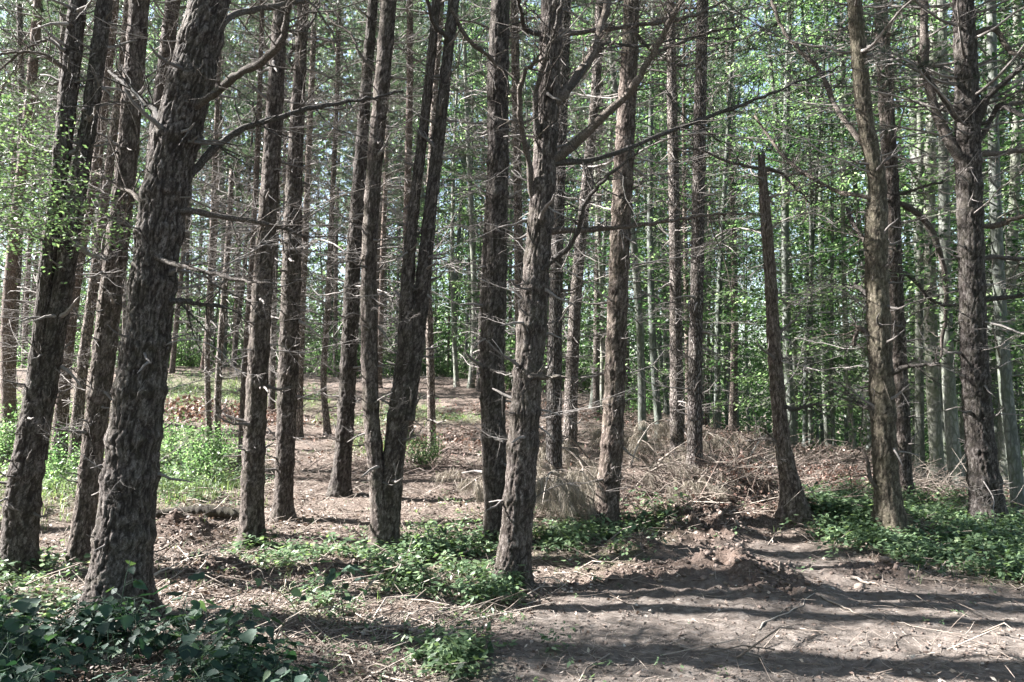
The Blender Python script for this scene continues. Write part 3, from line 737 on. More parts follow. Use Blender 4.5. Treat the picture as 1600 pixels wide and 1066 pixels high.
# ------------------------------------------------------------------ background pines
def bg_pine_variant(seed):
    rs = np.random.RandomState(seed)
    H = rs.uniform(13, 16); ph = rs.uniform(0, 6); C = []
    for k in range(9):
        z = -.3 + (H + .3) * k / 8
        C.append((.12 * math.sin(z * .35 + ph) + rs.normal(0, .03), .12 * math.cos(z * .3 + ph), z, .135 * (1 - z / H * .8)))
    tr, S = trunk_mesh('trunk_shape', C, None, M_pine if seed % 2 else M_pine_red, seed, .09, .05, 0, [], .3)
    me = tr.data; bpy.data.objects.remove(tr)
    G = Geo()
    z = 1.0
    while z < H - 6:
        k = np.argmin(np.abs(S[:, 2] - z)); c = S[k, :3]
        for q in range(rs.randint(2, 5)):
            az = rs.uniform(0, 6.28); el = rs.uniform(-.3, .25); L = rs.uniform(.3, 1.7)
            d = np.array((math.cos(az) * math.cos(el), math.sin(az) * math.cos(el), math.sin(el))); pts = [c]; d0 = d
            for i in range(6): d = unit(d + rs.normal(0, .14, 3) + np.array((0, 0, .04))); pts.append(pts[-1] + d * L / 6)
            G.tube(pts, np.linspace(.014, .004, 7), 4)
            for i in range(6):
                kk = rs.randint(2, 7); s2 = unit(np.cross(d0, (0, 0, 1)) * rs.choice([-1, 1]) + d0 * rs.uniform(0, .8) + rs.normal(0, .3, 3)); l2 = L * rs.uniform(.12, .4)
                G.tube([pts[kk], pts[kk] + s2 * l2 * .5 + rs.normal(0, .02, 3), pts[kk] + s2 * l2 + rs.normal(0, .04, 3)], [.005, .004, .0025], 3)
        z += rs.uniform(.25, .42)
    db = G.build('x', M_dead, link=False).data
    kz = np.argmin(np.abs(S[:, 2] - (H - 8.0)))
    return me, db, S[kz, :3], H
BG = [bg_pine_variant(500 + k) for k in range(6)]
LANDS = [(-400, 'the left edge'), (182, 'the thickest pine'), (612, 'the V-forked pine'), (806, 'the front centre pine'), (1215, 'the snapped pine'), (1380, 'the pale twisted pine'), (1530, 'the big dark right pine'), (2400, 'the right edge')]
POOL = []      # (px, object, description)
occupied = [(BASES[k][0], BASES[k][1]) for k in BASES]
def far_enough(x, y, d):
    for (a, b) in occupied:
        if (a - x) ** 2 + (b - y) ** 2 < d * d: return False
    return True
def add_bg_pine(px, Yd, s, rng):
    x = (px - 800) / F * Yd; z = float(ground(x, Yd))
    me, db, cpos, H = rng.choice(BG)
    root = empty('pine_tree', (x, Yd, z)); rot = rng.uniform(0, 6.28)
    root.rotation_euler = (rng.uniform(-.03, .03), rng.uniform(-.02, .06), rot) if False else (rng.uniform(-.03, .03), rng.uniform(-.01, .05) , 0)
    root.scale = (1, 1, 1 + max(0, Yd - 24) / 40)
    for nm, md in (('trunk', me), ('dead_branches', db)):
        o = bpy.data.objects.new(nm, md); COL.objects.link(o); o.parent = root; o.scale = (s, s, 1); o.rotation_euler[2] = rot
        if nm == 'dead_branches': o['kind'] = 'stuff'
    cv = Matrix.Rotation(rot, 3, 'Z') @ Vector((cpos[0] * s, cpos[1] * s, cpos[2]))
    put_crown(root, (0, 0, 0), cv - Vector((0, 0, 1.2 if Yd > 26 else 0)), FARCROWNS, (rng.uniform(.9, 1.25), 1.15))
    occupied.append((x, Yd)); return root
rng = random.Random(21); nbp = 0; tries = 0
while nbp < 72 and tries < 5000:
    tries += 1
    px = rng.uniform(-150, 900) if nbp < 62 else rng.uniform(850, 1150); Yd = 15 + 33 * rng.random() ** .8
    if px > 480 and px < 900 and Yd < 24: continue
    if 640 < px < 760 and rng.random() < .7: continue
    if 250 < px < 380 and Yd < 27: continue
    x = (px - 800) / F * Yd
    if not far_enough(x, Yd, 1.5): continue
    r = add_bg_pine(px, Yd, rng.uniform(.5, 1.0), rng); tag(r, None, 'pine tree', 'pines standing in the wood behind'); POOL.append((px, r, 'background pine', Yd)); nbp += 1
# unseen pines added beyond the left edge to shade the clearing
for (x, y) in [(-9.5, 9.5), (-12.5, 13), (-8.5, 5.4), (-6.6, 2.6), (-10.5, 2.0), (-13, 6), (-9, -.5)]:
    px = 800 + F * x / y
    if far_enough(x, y, 1.2):
        r = add_bg_pine(px, y, 1.1, rng); tag(r, None, 'pine tree', 'unseen pines added for shade beyond the left edge'); POOL.append((px, r, 'side pine', y))

# ------------------------------------------------------------------ beeches
def beech_variant(seed, H=17, thin=1.0, low=1.6, nspray=75, leaf=.085):
    rs = np.random.RandomState(seed); ph = rs.uniform(0, 6); C = []
    for k in range(10):
        z = -.3 + (H + .3) * k / 9
        C.append((.22 * math.sin(z * .28 + ph) * min(1, z / 3 + .3), .2 * math.cos(z * .25 + ph), z, .115 * thin * (1 - z / H * .8)))
    C = np.array(C); C[:, :2] -= C[0, :2]
    tr, S = trunk_mesh('trunk_shape', C, None, M_beech, seed, .12, .035, 0, [], .5)
    me = tr.data; bpy.data.objects.remove(tr)
    W = Geo(); Lf = Geo()
    for k in range(nspray):
        z = low + (H - low) * (k / nspray) ** 1.0 * rs.uniform(.95, 1.03); kk = min(np.argmin(np.abs(S[:, 2] - z)), len(S) - 1)
        az = rs.uniform(0, 6.28); L = rs.uniform(.7, 2.3) * (1.1 - .5 * z / H); el = rs.uniform(.0, .7) * (.4 + z / H)
        d = np.array((math.cos(az) * math.cos(el), math.sin(az) * math.cos(el), math.sin(el))); pts = [S[kk, :3]]; n = 6
        for q in range(n): d = unit(d + rs.normal(0, .1, 3) - np.array((0, 0, .10 * d[2] + .02))); pts.append(pts[-1] + d * L / n)
        W.tube(pts, np.linspace(.016, .003, n + 1) * (.6 + .4 * thin), 4)
        m = int(40 * L + 10); t = rs.uniform(.15, 1, m) ** .8; ki = np.minimum((t * n).astype(int), n - 1); PT = np.array(pts)
        pos = PT[ki] + (PT[ki + 1] - PT[ki]) * (t * n - ki)[:, None]
        side = unit(np.cross(d, (0, 0, 1))); lat = rs.uniform(-1, 1, m) * .45 * L * np.sqrt(t * (1.25 - t)) * 1.2
        pos = pos + side * lat[:, None] + rs.normal(0, .05, (m, 3)) - np.array((0, 0, 1)) * (np.abs(lat) * .18)[:, None]
        dd = d[None] * .6 + side[None] * np.sign(lat)[:, None] + rs.normal(0, .45, (m, 3)); dd[:, 2] -= .2
        sd = np.cross(dd, np.array((0, 0, 1.0)) + rs.normal(0, .45, (m, 3)))
        Lf.leaves(pos, dd, sd, leaf * rs.uniform(.7, 1.25, m), leaf * .62 * rs.uniform(.8, 1.2, m), .1, rnd=np.clip(rs.normal(.45, .17, m) + rs.uniform(-.38, .45), 0, 1))
        for q in range(3):
            i_ = rs.randint(0, m); W.tube([pts[max(1, ki[i_])], (pts[max(1, ki[i_])] + pos[i_]) / 2, pos[i_]], [.005, .004, .002], 3, cap=False)
    return me, W.build('x', M_beech, link=False).data, Lf.build('x', M_beechleaf, link=False).data
BEECH = [beech_variant(700 + k, H=h, thin=t, low=lo, nspray=ns) for k, (h, t, lo, ns) in enumerate([(18, 1.1, 2.2, 85), (17, .8, 1.2, 80), (16, 1.3, 3.0, 80), (15, .6, .8, 70), (18, 1.0, 1.8, 85), (13, .45, .6, 60)])]
def add_beech(px, Yd, v, s, rng, lean=None):
    x = (px - 800) / F * Yd; z = float(ground(x, Yd)); tm, bm, lm = BEECH[v]
    root = empty('beech_tree', (x, Yd, z)); rot = rng.uniform(0, 6.28)
    l = lean if lean is not None else rng.gauss(0, .035)
    root.scale = (1, 1, 1 + max(0, Yd - 22) / 30)
    root.rotation_euler = (rng.gauss(0, .02), l, 0)
    q = bpy.data.objects.new('trunk', tm); COL.objects.link(q); q.parent = root; q.scale = (s, s, 1); q.rotation_euler[2] = rot
    c = bpy.data.objects.new('crown', lm); COL.objects.link(c); c.parent = root; c.rotation_euler[2] = rot
    b = bpy.data.objects.new('boughs', bm); COL.objects.link(b); b.parent = c
    occupied.append((x, Yd)); return root
rng = random.Random(33)
# the ones the photo shows clearly: (px, base row, width px)
for (px, row, wd, v, lean) in [(1588, 795, 24, 4, 0), (1490, 770, 24, 0, -.02), (1462, 752, 24, 4, .02), (1432, 742, 16, 1, .0), (1238, 704, 17, 4, .02), (1001, 690, 15, 1, -.07), (1031, 684, 14, 0, 0), (1152, 672, 18, 4, -.05),
                               (1120, 668, 12, 1, .02), (735, 606, 12, 4, .0), (715, 604, 9, 1, .01), (1265, 700, 9, 3, 0), (1300, 702, 8, 3, .0), (1256, 700, 9, 3, .05), (1612, 775, 20, 1, .02), (925, 640, 12, 1, .03), (940, 645, 10, 4, 0), (1330, 705, 10, 1, -.02), (1562, 770, 22, 4, .03)]:
    x, y, z = hit(px, row)
    r = add_beech(px, y, v, wd * .5 * y / F / (.115 * [1.1, .8, 1.3, .6, 1.0, .45][v]) / 1.15, rng, lean); tag(r, None, 'beech tree', 'beeches at the edge of the rise'); POOL.append((px, r, 'pale beech', y))
nb = 0; tries = 0
while nb < 190 and tries < 8000:
    tries += 1
    px = rng.uniform(620, 1900) if nb < 140 else rng.uniform(-60, 640)
    Dc = float(np.interp(px, _cpx, _cD)); Yd = Dc + .5 + 30 * rng.random() ** 1.1 if px > 620 else rng.uniform(34, 52)
    x = (px - 800) / F * Yd
    if not far_enough(x, Yd, .95): continue
    r = add_beech(px, Yd, rng.choice([0, 1, 1, 2, 3, 3, 4, 5, 5]), rng.uniform(.65, 1.15), rng); tag(r, None, 'beech tree', 'beeches in the wood behind')
    POOL.append((px, r, 'slim beech', Yd)); nb += 1

# labels of the background trees: counted between trees one can find
ORD = ['first', 'second', 'third', 'fourth', 'fifth', 'sixth', 'seventh', 'eighth', 'ninth', 'tenth', 'eleventh', 'twelfth', 'thirteenth', 'fourteenth', 'fifteenth', 'sixteenth', 'seventeenth', 'eighteenth', 'nineteenth', 'twentieth']
def ordinal(n): return ORD[n] if n < 20 else ['', '', 'twenty', 'thirty', 'forty', 'fifty', 'sixty'][(n + 1) // 10] + (('-' + ORD[(n + 1) % 10 - 1]) if (n + 1) % 10 else '-tenth')
groups = {}
for px, o, desc, Yd in POOL:
    k = max(i for i, (lp, _) in enumerate(LANDS) if lp <= max(px, -399)); k = min(k, len(LANDS) - 2)
    if desc == 'slim beech': desc = ('slim near beech' if Yd < 26 else ('slender distant beech' if Yd < 38 else 'faint farthest beech'))
    if desc == 'background pine': desc = 'nearer background pine' if Yd < 27 else 'distant pine'
    groups.setdefault((k, desc), []).append((px, o))
for (k, desc), lst in groups.items():
    lst.sort(key=lambda q: q[0])
    for n_, (px, o) in enumerate(lst):
        if desc == 'side pine': o['label'] = f'{ordinal(n_)} added shading pine {"far " if k == 0 and px < -1200 else ""}beyond the left edge {"at" if k else "beside"} the two-stemmed pine'; continue
        o['label'] = f'{ordinal(n_)} {desc} seen to the right of {LANDS[k][1]}'

# leafy shrubs on the crest
SH = []
def shrub_variant(seed):
    rs = np.random.RandomState(seed); W = Geo(); Lf = Geo()
    for k in range(16):
        az = rs.uniform(0, 6.28); el = rs.uniform(.5, 1.4); L = rs.uniform(.8, 2.3); d = np.array((math.cos(az) * math.cos(el), math.sin(az) * math.cos(el), math.sin(el))); pts = [np.array((0, 0, -.1))]
        for q in range(6): d = unit(d + rs.normal(0, .12, 3)); pts.append(pts[-1] + d * L / 6)
        W.tube(pts, np.linspace(.014, .003, 7), 4); PT = np.array(pts); m = 130; t = rs.uniform(.2, 1, m); ki = np.minimum((t * 6).astype(int), 5)
        pos = PT[ki] + (PT[ki + 1] - PT[ki]) * (t * 6 - ki)[:, None] + rs.normal(0, .16, (m, 3)); Lf.leaves(pos, rs.normal(size=(m, 3)), rs.normal(size=(m, 3)), rs.uniform(.06, .11, m), rs.uniform(.04, .07, m), .1, rnd=np.clip(rs.normal(.4, .2, m) + rs.uniform(-.2, .3), 0, 1))
    return W.build('x', M_dead, link=False).data, Lf.build('x', M_beechleaf, link=False).data
SHR = [shrub_variant(950 + k) for k in range(3)]
rng = random.Random(8)
for k in range(30):
    px = -40 + 36 * k + rng.uniform(-14, 14); Yd = float(np.interp(px, _cpx, _cD)) + rng.uniform(-1.5, 5); x = (px - 800) / F * Yd
    o = empty('leafy_shrub', (x, Yd, float(ground(x, Yd)))); s_ = rng.uniform(.6, 1.35); o.scale = (s_, s_, s_); o.rotation_euler = (0, 0, rng.uniform(0, 6.28))
    wd, nd = rng.choice(SHR)
    for nm, md in (('stems', wd), ('leaves', nd)):
        c_ = bpy.data.objects.new(nm, md); COL.objects.link(c_); c_.parent = o
    tag(o, f'{ordinal(k)} leafy shrub from the left along the crest of the rise', 'shrub', 'shrubs along the crest')

for px, row, s_, lb in ((300, 752, .42, 'low leafy shrub right of the thickest pine, above the fallen log'), (338, 722, .38, 'small leafy shrub left of the straight pine, beyond the log'), (262, 706, .36, 'leafy shrub half hidden by the right side of the thickest pine'), (86, 752, .40, 'leafy shrub between the two-stemmed pine and the reddish pine'), (5, 720, .5, 'leafy shrub at the left edge behind the two-stemmed pine'), (665, 730, .3, 'small green shrub just right of the V-forked pine')):
    x, y, z = hit(px, row); o = empty('leafy_shrub', (x, y, z)); o.scale = (s_ * 1.2, s_ * 1.2, s_); o.rotation_euler = (0, 0, px)
    wd, nd = rng.choice(SHR)
    for nm, md in (('stems', wd), ('leaves', nd)):
        c_ = bpy.data.objects.new(nm, md); COL.objects.link(c_); c_.parent = o
    tag(o, lb, 'shrub', 'low shrubs in the grass')

# far wood: a belt that reads as one mass
G = Geo(); rs = np.random.RandomState(5); n = 420000
Yf = rs.uniform(50, 78, n); pxs = rs.uniform(-500, 2200, n); xf = (pxs - 800) / F * Yf
hb = ground(xf, Yf)
clump = fbm(xf / 3.5, Yf / 3.5, 0, 3)
zt = rs.uniform(0, 1, n) ** .9 * (27 + 12 * (vnoise(xf / 5, Yf / 9) - .3)); zf = hb + .5 + zt
keep = fbm(xf / 2.2, Yf / 2.2, zf / 1.6, 3) > .49
keep |= (np.arange(n) < 110000); zf = np.where(np.arange(n) < 110000, hb + rs.uniform(0, 1, n) ** 1.5 * 7, zf)
pos = np.stack([xf, Yf, zf], -1)[keep]; m_ = len(pos)
G.leaves(pos, rs.normal(size=(m_, 3)), rs.normal(size=(m_, 3)), rs.uniform(.22, .42, m_), rs.uniform(.16, .3, m_), rnd=np.clip(rs.normal(.5, .25, m_), 0, 1))
fw = G.build('far_wood', M_beechleaf, shade=False); tag(fw, 'green mass of far foliage behind all the trunks', 'far wood', kind='stuff')

G = Geo(); rs = np.random.RandomState(6); n = 60000  # unseen ring of loose leaves behind the camera, added to cut the sky fill
an = rs.uniform(math.radians(-215), math.radians(35), n); rr = rs.uniform(15, 26, n); xf = rr * np.cos(an); yf = rr * np.sin(an)
zf = rs.uniform(0, 1, n) ** .8 * 19; ok = (fbm(xf / 3, yf / 3, zf / 2.5, 3) > .45) & ((yf < 3) | (xf > 17))
pos = np.stack([xf, yf, zf + .3], -1)[ok]; m_ = len(pos)
G.leaves(pos, rs.normal(size=(m_, 3)), rs.normal(size=(m_, 3)), rs.uniform(.25, .45, m_), rs.uniform(.2, .35, m_), rnd=np.clip(rs.normal(.4, .25, m_), 0, 1))
tag(G.build('sky_block_leaves', M_beechleaf, shade=False), 'unseen leaf belt added behind the viewer to block sky light', 'wood', kind='stuff')

# ------------------------------------------------------------------ ground litter and plants
def scatter(n, rows=(640, 1100), pxr=(-60, 1660), prob=None, rs=R, ymin=2.6):
    """points on the ground, spread so that near and far ground get alike coverage"""
    row = rs.uniform(rows[0], rows[1], n); px = rs.uniform(pxr[0], pxr[1], n)
    cp, sp = math.cos(PITCH), math.sin(PITCH); b = (533 - row) / F; a = (px - 800) / F
    dy, dz = cp - b * sp, sp + b * cp
    y = np.full(n, 8.0); 
    lo = np.full(n, 2.0); hi = np.full(n, 60.0)
    # march
    ys = np.geomspace(2.5, 60, 220); done = np.zeros(n, bool); res = np.full(n, np.nan)
    for yy in ys:
        zz = EYE + dz / dy * yy; gg = macro(a / dy * yy, np.full(n, yy)); h = (zz <= gg) & ~done
        res[h] = yy; done |= h
    ok = done
    y = res[ok] * rs.uniform(.985, 1.015, ok.sum()); x = (a / dy)[ok] * y; px = px[ok]; row = row[ok]
    if prob is not None:
        k = rs.rand(len(x)) < prob(px, row, x, y); x, y, px, row = x[k], y[k], px[k], row[k]
    return x, y, ground(x, y), px, row

def sticks(G, x, y, z, L, rad, rs, up=.25):
    n = len(x); a = rs.uniform(0, 6.28, n); el = np.abs(rs.normal(0, up, n)) 
    D = np.stack([np.cos(a) * np.cos(el), np.sin(a) * np.cos(el), np.sin(el)], -1); p0 = np.stack([x, y, z + rad * .5], -1)
    mid = p0 + D * (L * .5)[:, None] + rs.normal(0, 1, (n, 3)) * (L * .09)[:, None]; mid[:, 2] = np.maximum(mid[:, 2], p0[:, 2])
    p1 = p0 + D * L[:, None]
    U = np.cross(D, np.array((0, 0, 1.0))); U /= np.linalg.norm(U, axis=1)[:, None] + 1e-9; W_ = np.cross(U, D)
    rings = []
    for p, k in ((p0, 1.0), (mid, .8), (p1, .4)):
        for q in range(3):
            an = q * 2.094; rings.append(p + (U * math.cos(an) + W_ * math.sin(an)) * (rad * k)[:, None])
    V = np.stack(rings, 1).reshape(-1, 3); base = np.arange(n)[:, None] * 9
    Fq = np.concatenate([base + np.array([[s_ * 3 + q, s_ * 3 + (q + 1) % 3, s_ * 3 + 3 + (q + 1) % 3, s_ * 3 + 3 + q]]) for s_ in range(2) for q in range(3)])
    G.add(V, Fq, np.repeat(rs.rand(n), 9))

rs = np.random.RandomState(90)
offroad = lambda px, row, x, y: 1 - .93 * road_mask(px, row)
G = Geo()
x, y, z, px, row = scatter(26000, prob=offroad, rs=rs); sticks(G, x, y, z, rs.uniform(.04, .22, len(x)) * (.5 + y / 12), rs.uniform(.0012, .003, len(x)) * (.6 + y / 9), rs)
x, y, z, px, row = scatter(1700, prob=offroad, rs=rs); sticks(G, x, y, z, rs.uniform(.2, .7, len(x)), rs.uniform(.003, .008, len(x)), rs, .18)
x, y, z, px, row = scatter(3200, rows=(840, 1100), pxr=(680, 1650), rs=rs); sticks(G, x, y, z, rs.uniform(.02, .05, len(x)) + .2 * rs.rand(len(x)) ** 5, rs.uniform(.0008, .0022, len(x)), rs, .08)
tag(G.build('twig_litter', M_stick), 'fallen twigs and bits of bark strewn over the forest floor', 'twigs', kind='stuff')

G = Geo(); x, y, z, px, row = scatter(42000, prob=lambda a, b, c, d: (1 - .90 * road_mask(a, b)) * (.35 + .65 * (fbm(c * 1.3, d * 1.3, 4, 3) > .5)), rs=rs)
n = len(x); D = rs.normal(size=(n, 3)); D[:, 2] *= .35; Sd = rs.normal(size=(n, 3)); Sd[:, 2] *= .5; sc = (.6 + y / 14)
G.leaves(np.stack([x, y, z + .006 + rs.rand(n) * .015], -1), D, Sd, rs.uniform(.02, .05, n) * sc, rs.uniform(.012, .03, n) * sc)
tag(G.build('leaf_litter', M_deadleaf, shade=False), 'brown and pinkish dead leaves covering the forest floor', 'dead leaves', kind='stuff')

# low green herbs: small plants with several leaflets each
def herbs(G, x, y, z, h, nleaf, L, rs, spread=.6):
    n = len(x); 
    for q in range(nleaf):
        a = rs.uniform(0, 6.28, n); t = rs.uniform(.35, 1, n); hh = h * t
        off = h * spread * rs.uniform(.2, 1, n)
        B = np.stack([x + np.cos(a) * off * .5, y + np.sin(a) * off * .5, z + hh * .9], -1)
        D = np.stack([np.cos(a), np.sin(a), rs.uniform(-.5, .45, n)], -1) + rs.normal(0, .2, (n, 3)); S_ = np.cross(D, np.array((0, 0, 1.0)) + rs.normal(0, .3, (n, 3)))
        ll = L * rs.uniform(.6, 1.25, n); G.leaves(B, D, S_, ll, ll * rs.uniform(.4, .62, n), .15, rnd=np.clip(rs.normal(.45, .22, n), 0, 1))
G = Geo()
hp = lambda a, b, c, d: blob(a, b, HERB) * (.10 + .9 * (fbm(c * 2.2, d * 2.2, 6, 3) > .46))
x, y, z, px, row = scatter(34000, rows=(740, 1080), prob=hp, rs=rs)
sc = np.where((px > 1200), .8, 1.0) * (.75 + .4 * rs.rand(len(x)))
herbs(G, x, y, z, (.05 + .18 * rs.rand(len(x)) ** 1.5) * sc, 9, .055 * sc * (.7 + y / 18), rs)
x, y, z, px, row = scatter(9000, rows=(760, 940), pxr=(1220, 1650), prob=hp, rs=rs)
herbs(G, x, y, z, .07 + .16 * rs.rand(len(x)), 9, .06 + 0 * x, rs)
x, y, z, px, row = scatter(2200, rows=(700, 1080), prob=lambda a, b, c, d: (1 - .9 * road_mask(a, b)) * .7 * (fbm(c * .8, d * .8, 12, 3) > .5), rs=rs)
herbs(G, x, y, z, rs.uniform(.03, .1, len(x)), 6, .035 * (.7 + y / 16), rs)
x, y, z, px, row = scatter(9000, rows=(560, 830), pxr=(-80, 800), prob=lambda a, b, c, d: blob(a, b, GRASS) * (fbm(c * .9 + 4, d * .9, 3, 3) > .5), rs=rs)
herbs(G, x, y, z, .08 + .55 * rs.rand(len(x)) ** 2.5, 10, .05 * (.6 + y / 18), rs)
x, y, z, px, row = scatter(260, rows=(880, 1080), pxr=(800, 1650), prob=lambda a, b, c, d: .5 * (fbm(c * 1.5, d * 1.5, 2, 2) > .58), rs=rs)
herbs(G, x, y, z, rs.uniform(.015, .05, len(x)), 6, .025 + 0 * x, rs)
tag(G.build('ground_cover', M_herb), 'low leafy green herbs in patches beside the dirt track', 'ground cover', kind='stuff')

def grass(G, x, y, z, H, rs, per=7, w=.004):
    n = len(x)
    for q in range(per):
        a = rs.uniform(0, 6.28, n); ln = rs.uniform(.1, .7, n); hh = H * rs.uniform(.5, 1.1, n); B = np.stack([x + rs.normal(0, .03, n), y + rs.normal(0, .03, n), z - .01], -1)
        D0 = np.stack([np.cos(a) * ln * .5, np.sin(a) * ln * .5, np.ones(n)], -1); D1 = np.stack([np.cos(a) * ln * 1.6, np.sin(a) * ln * 1.6, np.ones(n) * .75], -1)
        S_ = np.stack([-np.sin(a), np.cos(a), np.zeros(n)], -1) * (w * (.6 + y / 9))[:, None] * .5
        m1 = B + D0 * (hh * .5)[:, None]; tp = B + D1 * (hh * .95)[:, None] * np.array((1, 1, 1.0))
        V = np.stack([B - S_, B + S_, m1 + S_, m1 - S_, tp], 1).reshape(-1, 3); b5 = np.arange(n)[:, None] * 5
        r = np.repeat(rs.rand(n), 5)
        G.add(V, b5 + np.array([[0, 1, 2, 3]]), r); G.T.append(b5 + np.array([[3, 2, 4]]) + G.n - len(V))
G = Geo(); gp = lambda a, b, c, d: blob(a, b, GRASS) * (.4 + .6 * (fbm(c * 1.1, d * 1.1, 9, 3) > .45))
x, y, z, px, row = scatter(16000, rows=(560, 830), pxr=(-80, 800), prob=gp, rs=rs); grass(G, x, y, z, .05 + .24 * rs.rand(len(x)) ** 2 * (.5 + fbm(x, y, 3, 2)), rs, 7)
x, y, z, px, row = scatter(1500, rows=(780, 1000), prob=lambda a, b, c, d: .45 * blob(a, b, [(590, 880, 45, 22), (1400, 850, 50, 16), (1480, 900, 70, 18), (1590, 910, 50, 20), (690, 920, 70, 30), (1500, 905, 80, 10), (400, 850, 30, 8)]), rs=rs)
grass(G, x, y, z, .06 + .14 * rs.rand(len(x)), rs, 7, .003)
x, y, z, px, row = scatter(700, rows=(700, 1060), prob=lambda a, b, c, d: .6 * (1 - road_mask(a, b)), rs=rs); grass(G, x, y, z, .05 + .12 * rs.rand(len(x)), rs, 4, .003)
tag(G.build('grass', M_grass), 'thin green grass on the lighter ground at left and in tufts', 'grass', kind='stuff')

# broad-leaved undergrowth, lower left
def broad_leaf(G, B, D, S_, L, Wd, r):
    D = unit(D); S_ = unit(S_ - D * np.dot(S_, D)); Nn = np.cross(S_, D)
    if Nn[2] < 0: Nn = -Nn
    ts = np.array([0, .07, .17, .24, .34, .41, .52, .59, .69, .76, .86, .93, 1.0]); n = len(ts)
    wv = np.interp(ts, [0, .08, .25, .45, .7, .88, 1], [0, .32, .5, .46, .28, .11, 0]); wv = wv * np.where(np.arange(n) % 2 == 1, 1.07, .92)
    cur = -.16 * ts ** 2
    mid = B + D * (L * ts)[:, None] + Nn * (cur * L - .05 * L * np.sin(ts * 3.14))[:, None]
    wav = .02 * np.sin(ts * 19 + r * 9)
    V = [mid]
    for sg in (1, -1): V.append(B + D * (L * (ts + .03 * (np.arange(n) % 2)))[:, None] + S_ * (sg * wv * Wd)[:, None] + Nn * ((cur + wav * sg + .03) * L)[:, None])
    i = np.arange(n - 1)
    q1 = np.stack([i, i + 1, i + 1 + n, i + n], -1); q2 = np.stack([i + 1, i, i + 2 * n, i + 1 + 2 * n], -1)
    G.add(np.concatenate(V), np.concatenate([q1, q2]), r)
def broad_plant(G, x, y, z, h, rs, nl=12, L0=.09):
    a0 = rs.uniform(0, 6.28); tilt = rs.uniform(0, .5); pts = [np.array((x, y, z - .02))]; d = unit((math.cos(a0) * tilt, math.sin(a0) * tilt, 1))
    for q in range(5): d = unit(d + rs.normal(0, .12, 3)); pts.append(pts[-1] + d * h / 5)
    G.tube(pts, np.linspace(.004, .002, 6), 4)
    for q in range(nl):
        t = rs.uniform(.3, 1); k = min(int(t * 5), 4); p = pts[k] + (pts[k + 1] - pts[k]) * (t * 5 - k); a = rs.uniform(0, 6.28)
        pet = np.array((math.cos(a), math.sin(a), rs.uniform(.1, .6))) * rs.uniform(.03, .12); e = p + pet
        G.tube([p, e], [.0016, .0012], 3, cap=False)
        L = L0 * rs.uniform(.55, 1.25); D = np.array((math.cos(a), math.sin(a), rs.uniform(-.75, .15))) + rs.normal(0, .15, 3)
        broad_leaf(G, e, D, np.cross(D, np.array((0, 0, 1.0)) + rs.normal(0, .28, 3)), L, L * rs.uniform(.6, .92), np.clip(rs.normal(.45, .28), 0, 1))
G = Geo(); n = 0
while n < 430:
    y = rs.uniform(2.7, 5.3); px = rs.uniform(-160, 520); x = (px - 800) / F * y
    lim = np.interp(px, [-160, 60, 250, 420, 470, 520], [5.4, 5.1, 4.85, 4.5, 4.25, 3.4])
    if y > lim or fbm(x * 1.6, y * 1.6, 3, 2) < .34: continue
    h = rs.uniform(.18, .42) * (1.15 if px < 80 else 1.0) * (.75 if y > 4.6 else 1)
    broad_plant(G, x, y, float(ground(x, y)), h, rs, rs.randint(9, 17), rs.uniform(.04, .09)); n += 1
tag(G.build('undergrowth', M_bramble), 'broad-leaved dark green undergrowth filling the lower left corner', 'undergrowth', kind='stuff')
for px, y, h, nl, L0, lb in [(15, 4.4, .6, 12, .11, 'tall broad-leaved seedling at the left edge in front of the two-stemmed pine'), (190, 4.7, .55, 14, .09, 'leafy seedling standing against the foot of the thickest pine'),
                       (478, 5.2, .42, 7, .08, 'thin seedling with yellow-green leaves right of the broad-leaved undergrowth'), (545, 5.3, .38, 14, .10, 'dark leafy seedling left of the green herbs'), (285, 4.9, .42, 8, .12, 'seedling with pale leaves just right of the foot of the thickest pine'),
                       (430, 4.5, .36, 14, .10, 'bushy seedling at the right end of the broad-leaved undergrowth')]:
    G = Geo(); x = (px - 800) / F * y; z = float(ground(x, y)); broad_plant(G, 0, 0, 0, h, rs, nl, L0)
    o = G.build('seedling', M_herb if 'yellow' in lb else M_bramble); o.location = (x, y, z); tag(o, lb, 'seedling', 'seedlings in the undergrowth')

# ------------------------------------------------------------------ heaps of dry boughs
def dry_bough(seed, L=1.9, needle=1.0):
    rs = np.random.RandomState(seed); W = Geo(); Nn = Geo(); B = []; D = []
    d = unit((.35, 0, 1)); pts = [np.zeros(3)]; n = 9
    for q in range(n): d = unit(d + rs.normal(0, .08, 3) + np.array((.09, 0, -.20))); pts.append(pts[-1] + d * L / n)
    W.tube(pts, np.linspace(.016, .004, n + 1), 6)
    for q in range(26):
        k = rs.randint(1, n); p = pts[k]; sd = unit(np.array((rs.uniform(0, .8), rs.choice([-1, 1]) * rs.uniform(.3, 1), rs.uniform(-.2, .4)))); l2 = rs.uniform(.15, .5); tp = [p]
        for z in range(5): sd = unit(sd + np.array((0, 0, -.22)) + rs.normal(0, .1, 3)); tp.append(tp[-1] + sd * l2 / 5)
        W.tube(tp, np.linspace(.005, .002, 6), 3)
        for z in range(2, 6):
            m = int(30 * needle); c = tp[z]; B.append(np.repeat(c[None], m, 0) + rs.normal(0, .015, (m, 3))); D.append(np.stack([rs.normal(0, .6, m), rs.normal(0, .6, m), -np.ones(m)], -1) + sd[None] * .5)
    if B and needle > 0:
        B = np.concatenate(B); D = np.concatenate(D); Nn.needles(B, D, rs.uniform(.09, .17, len(B)), .0035)
    return W.build('x', M_stick, link=False).data, (Nn.build('x', M_deadneedle, link=False).data if needle > 0 else None)
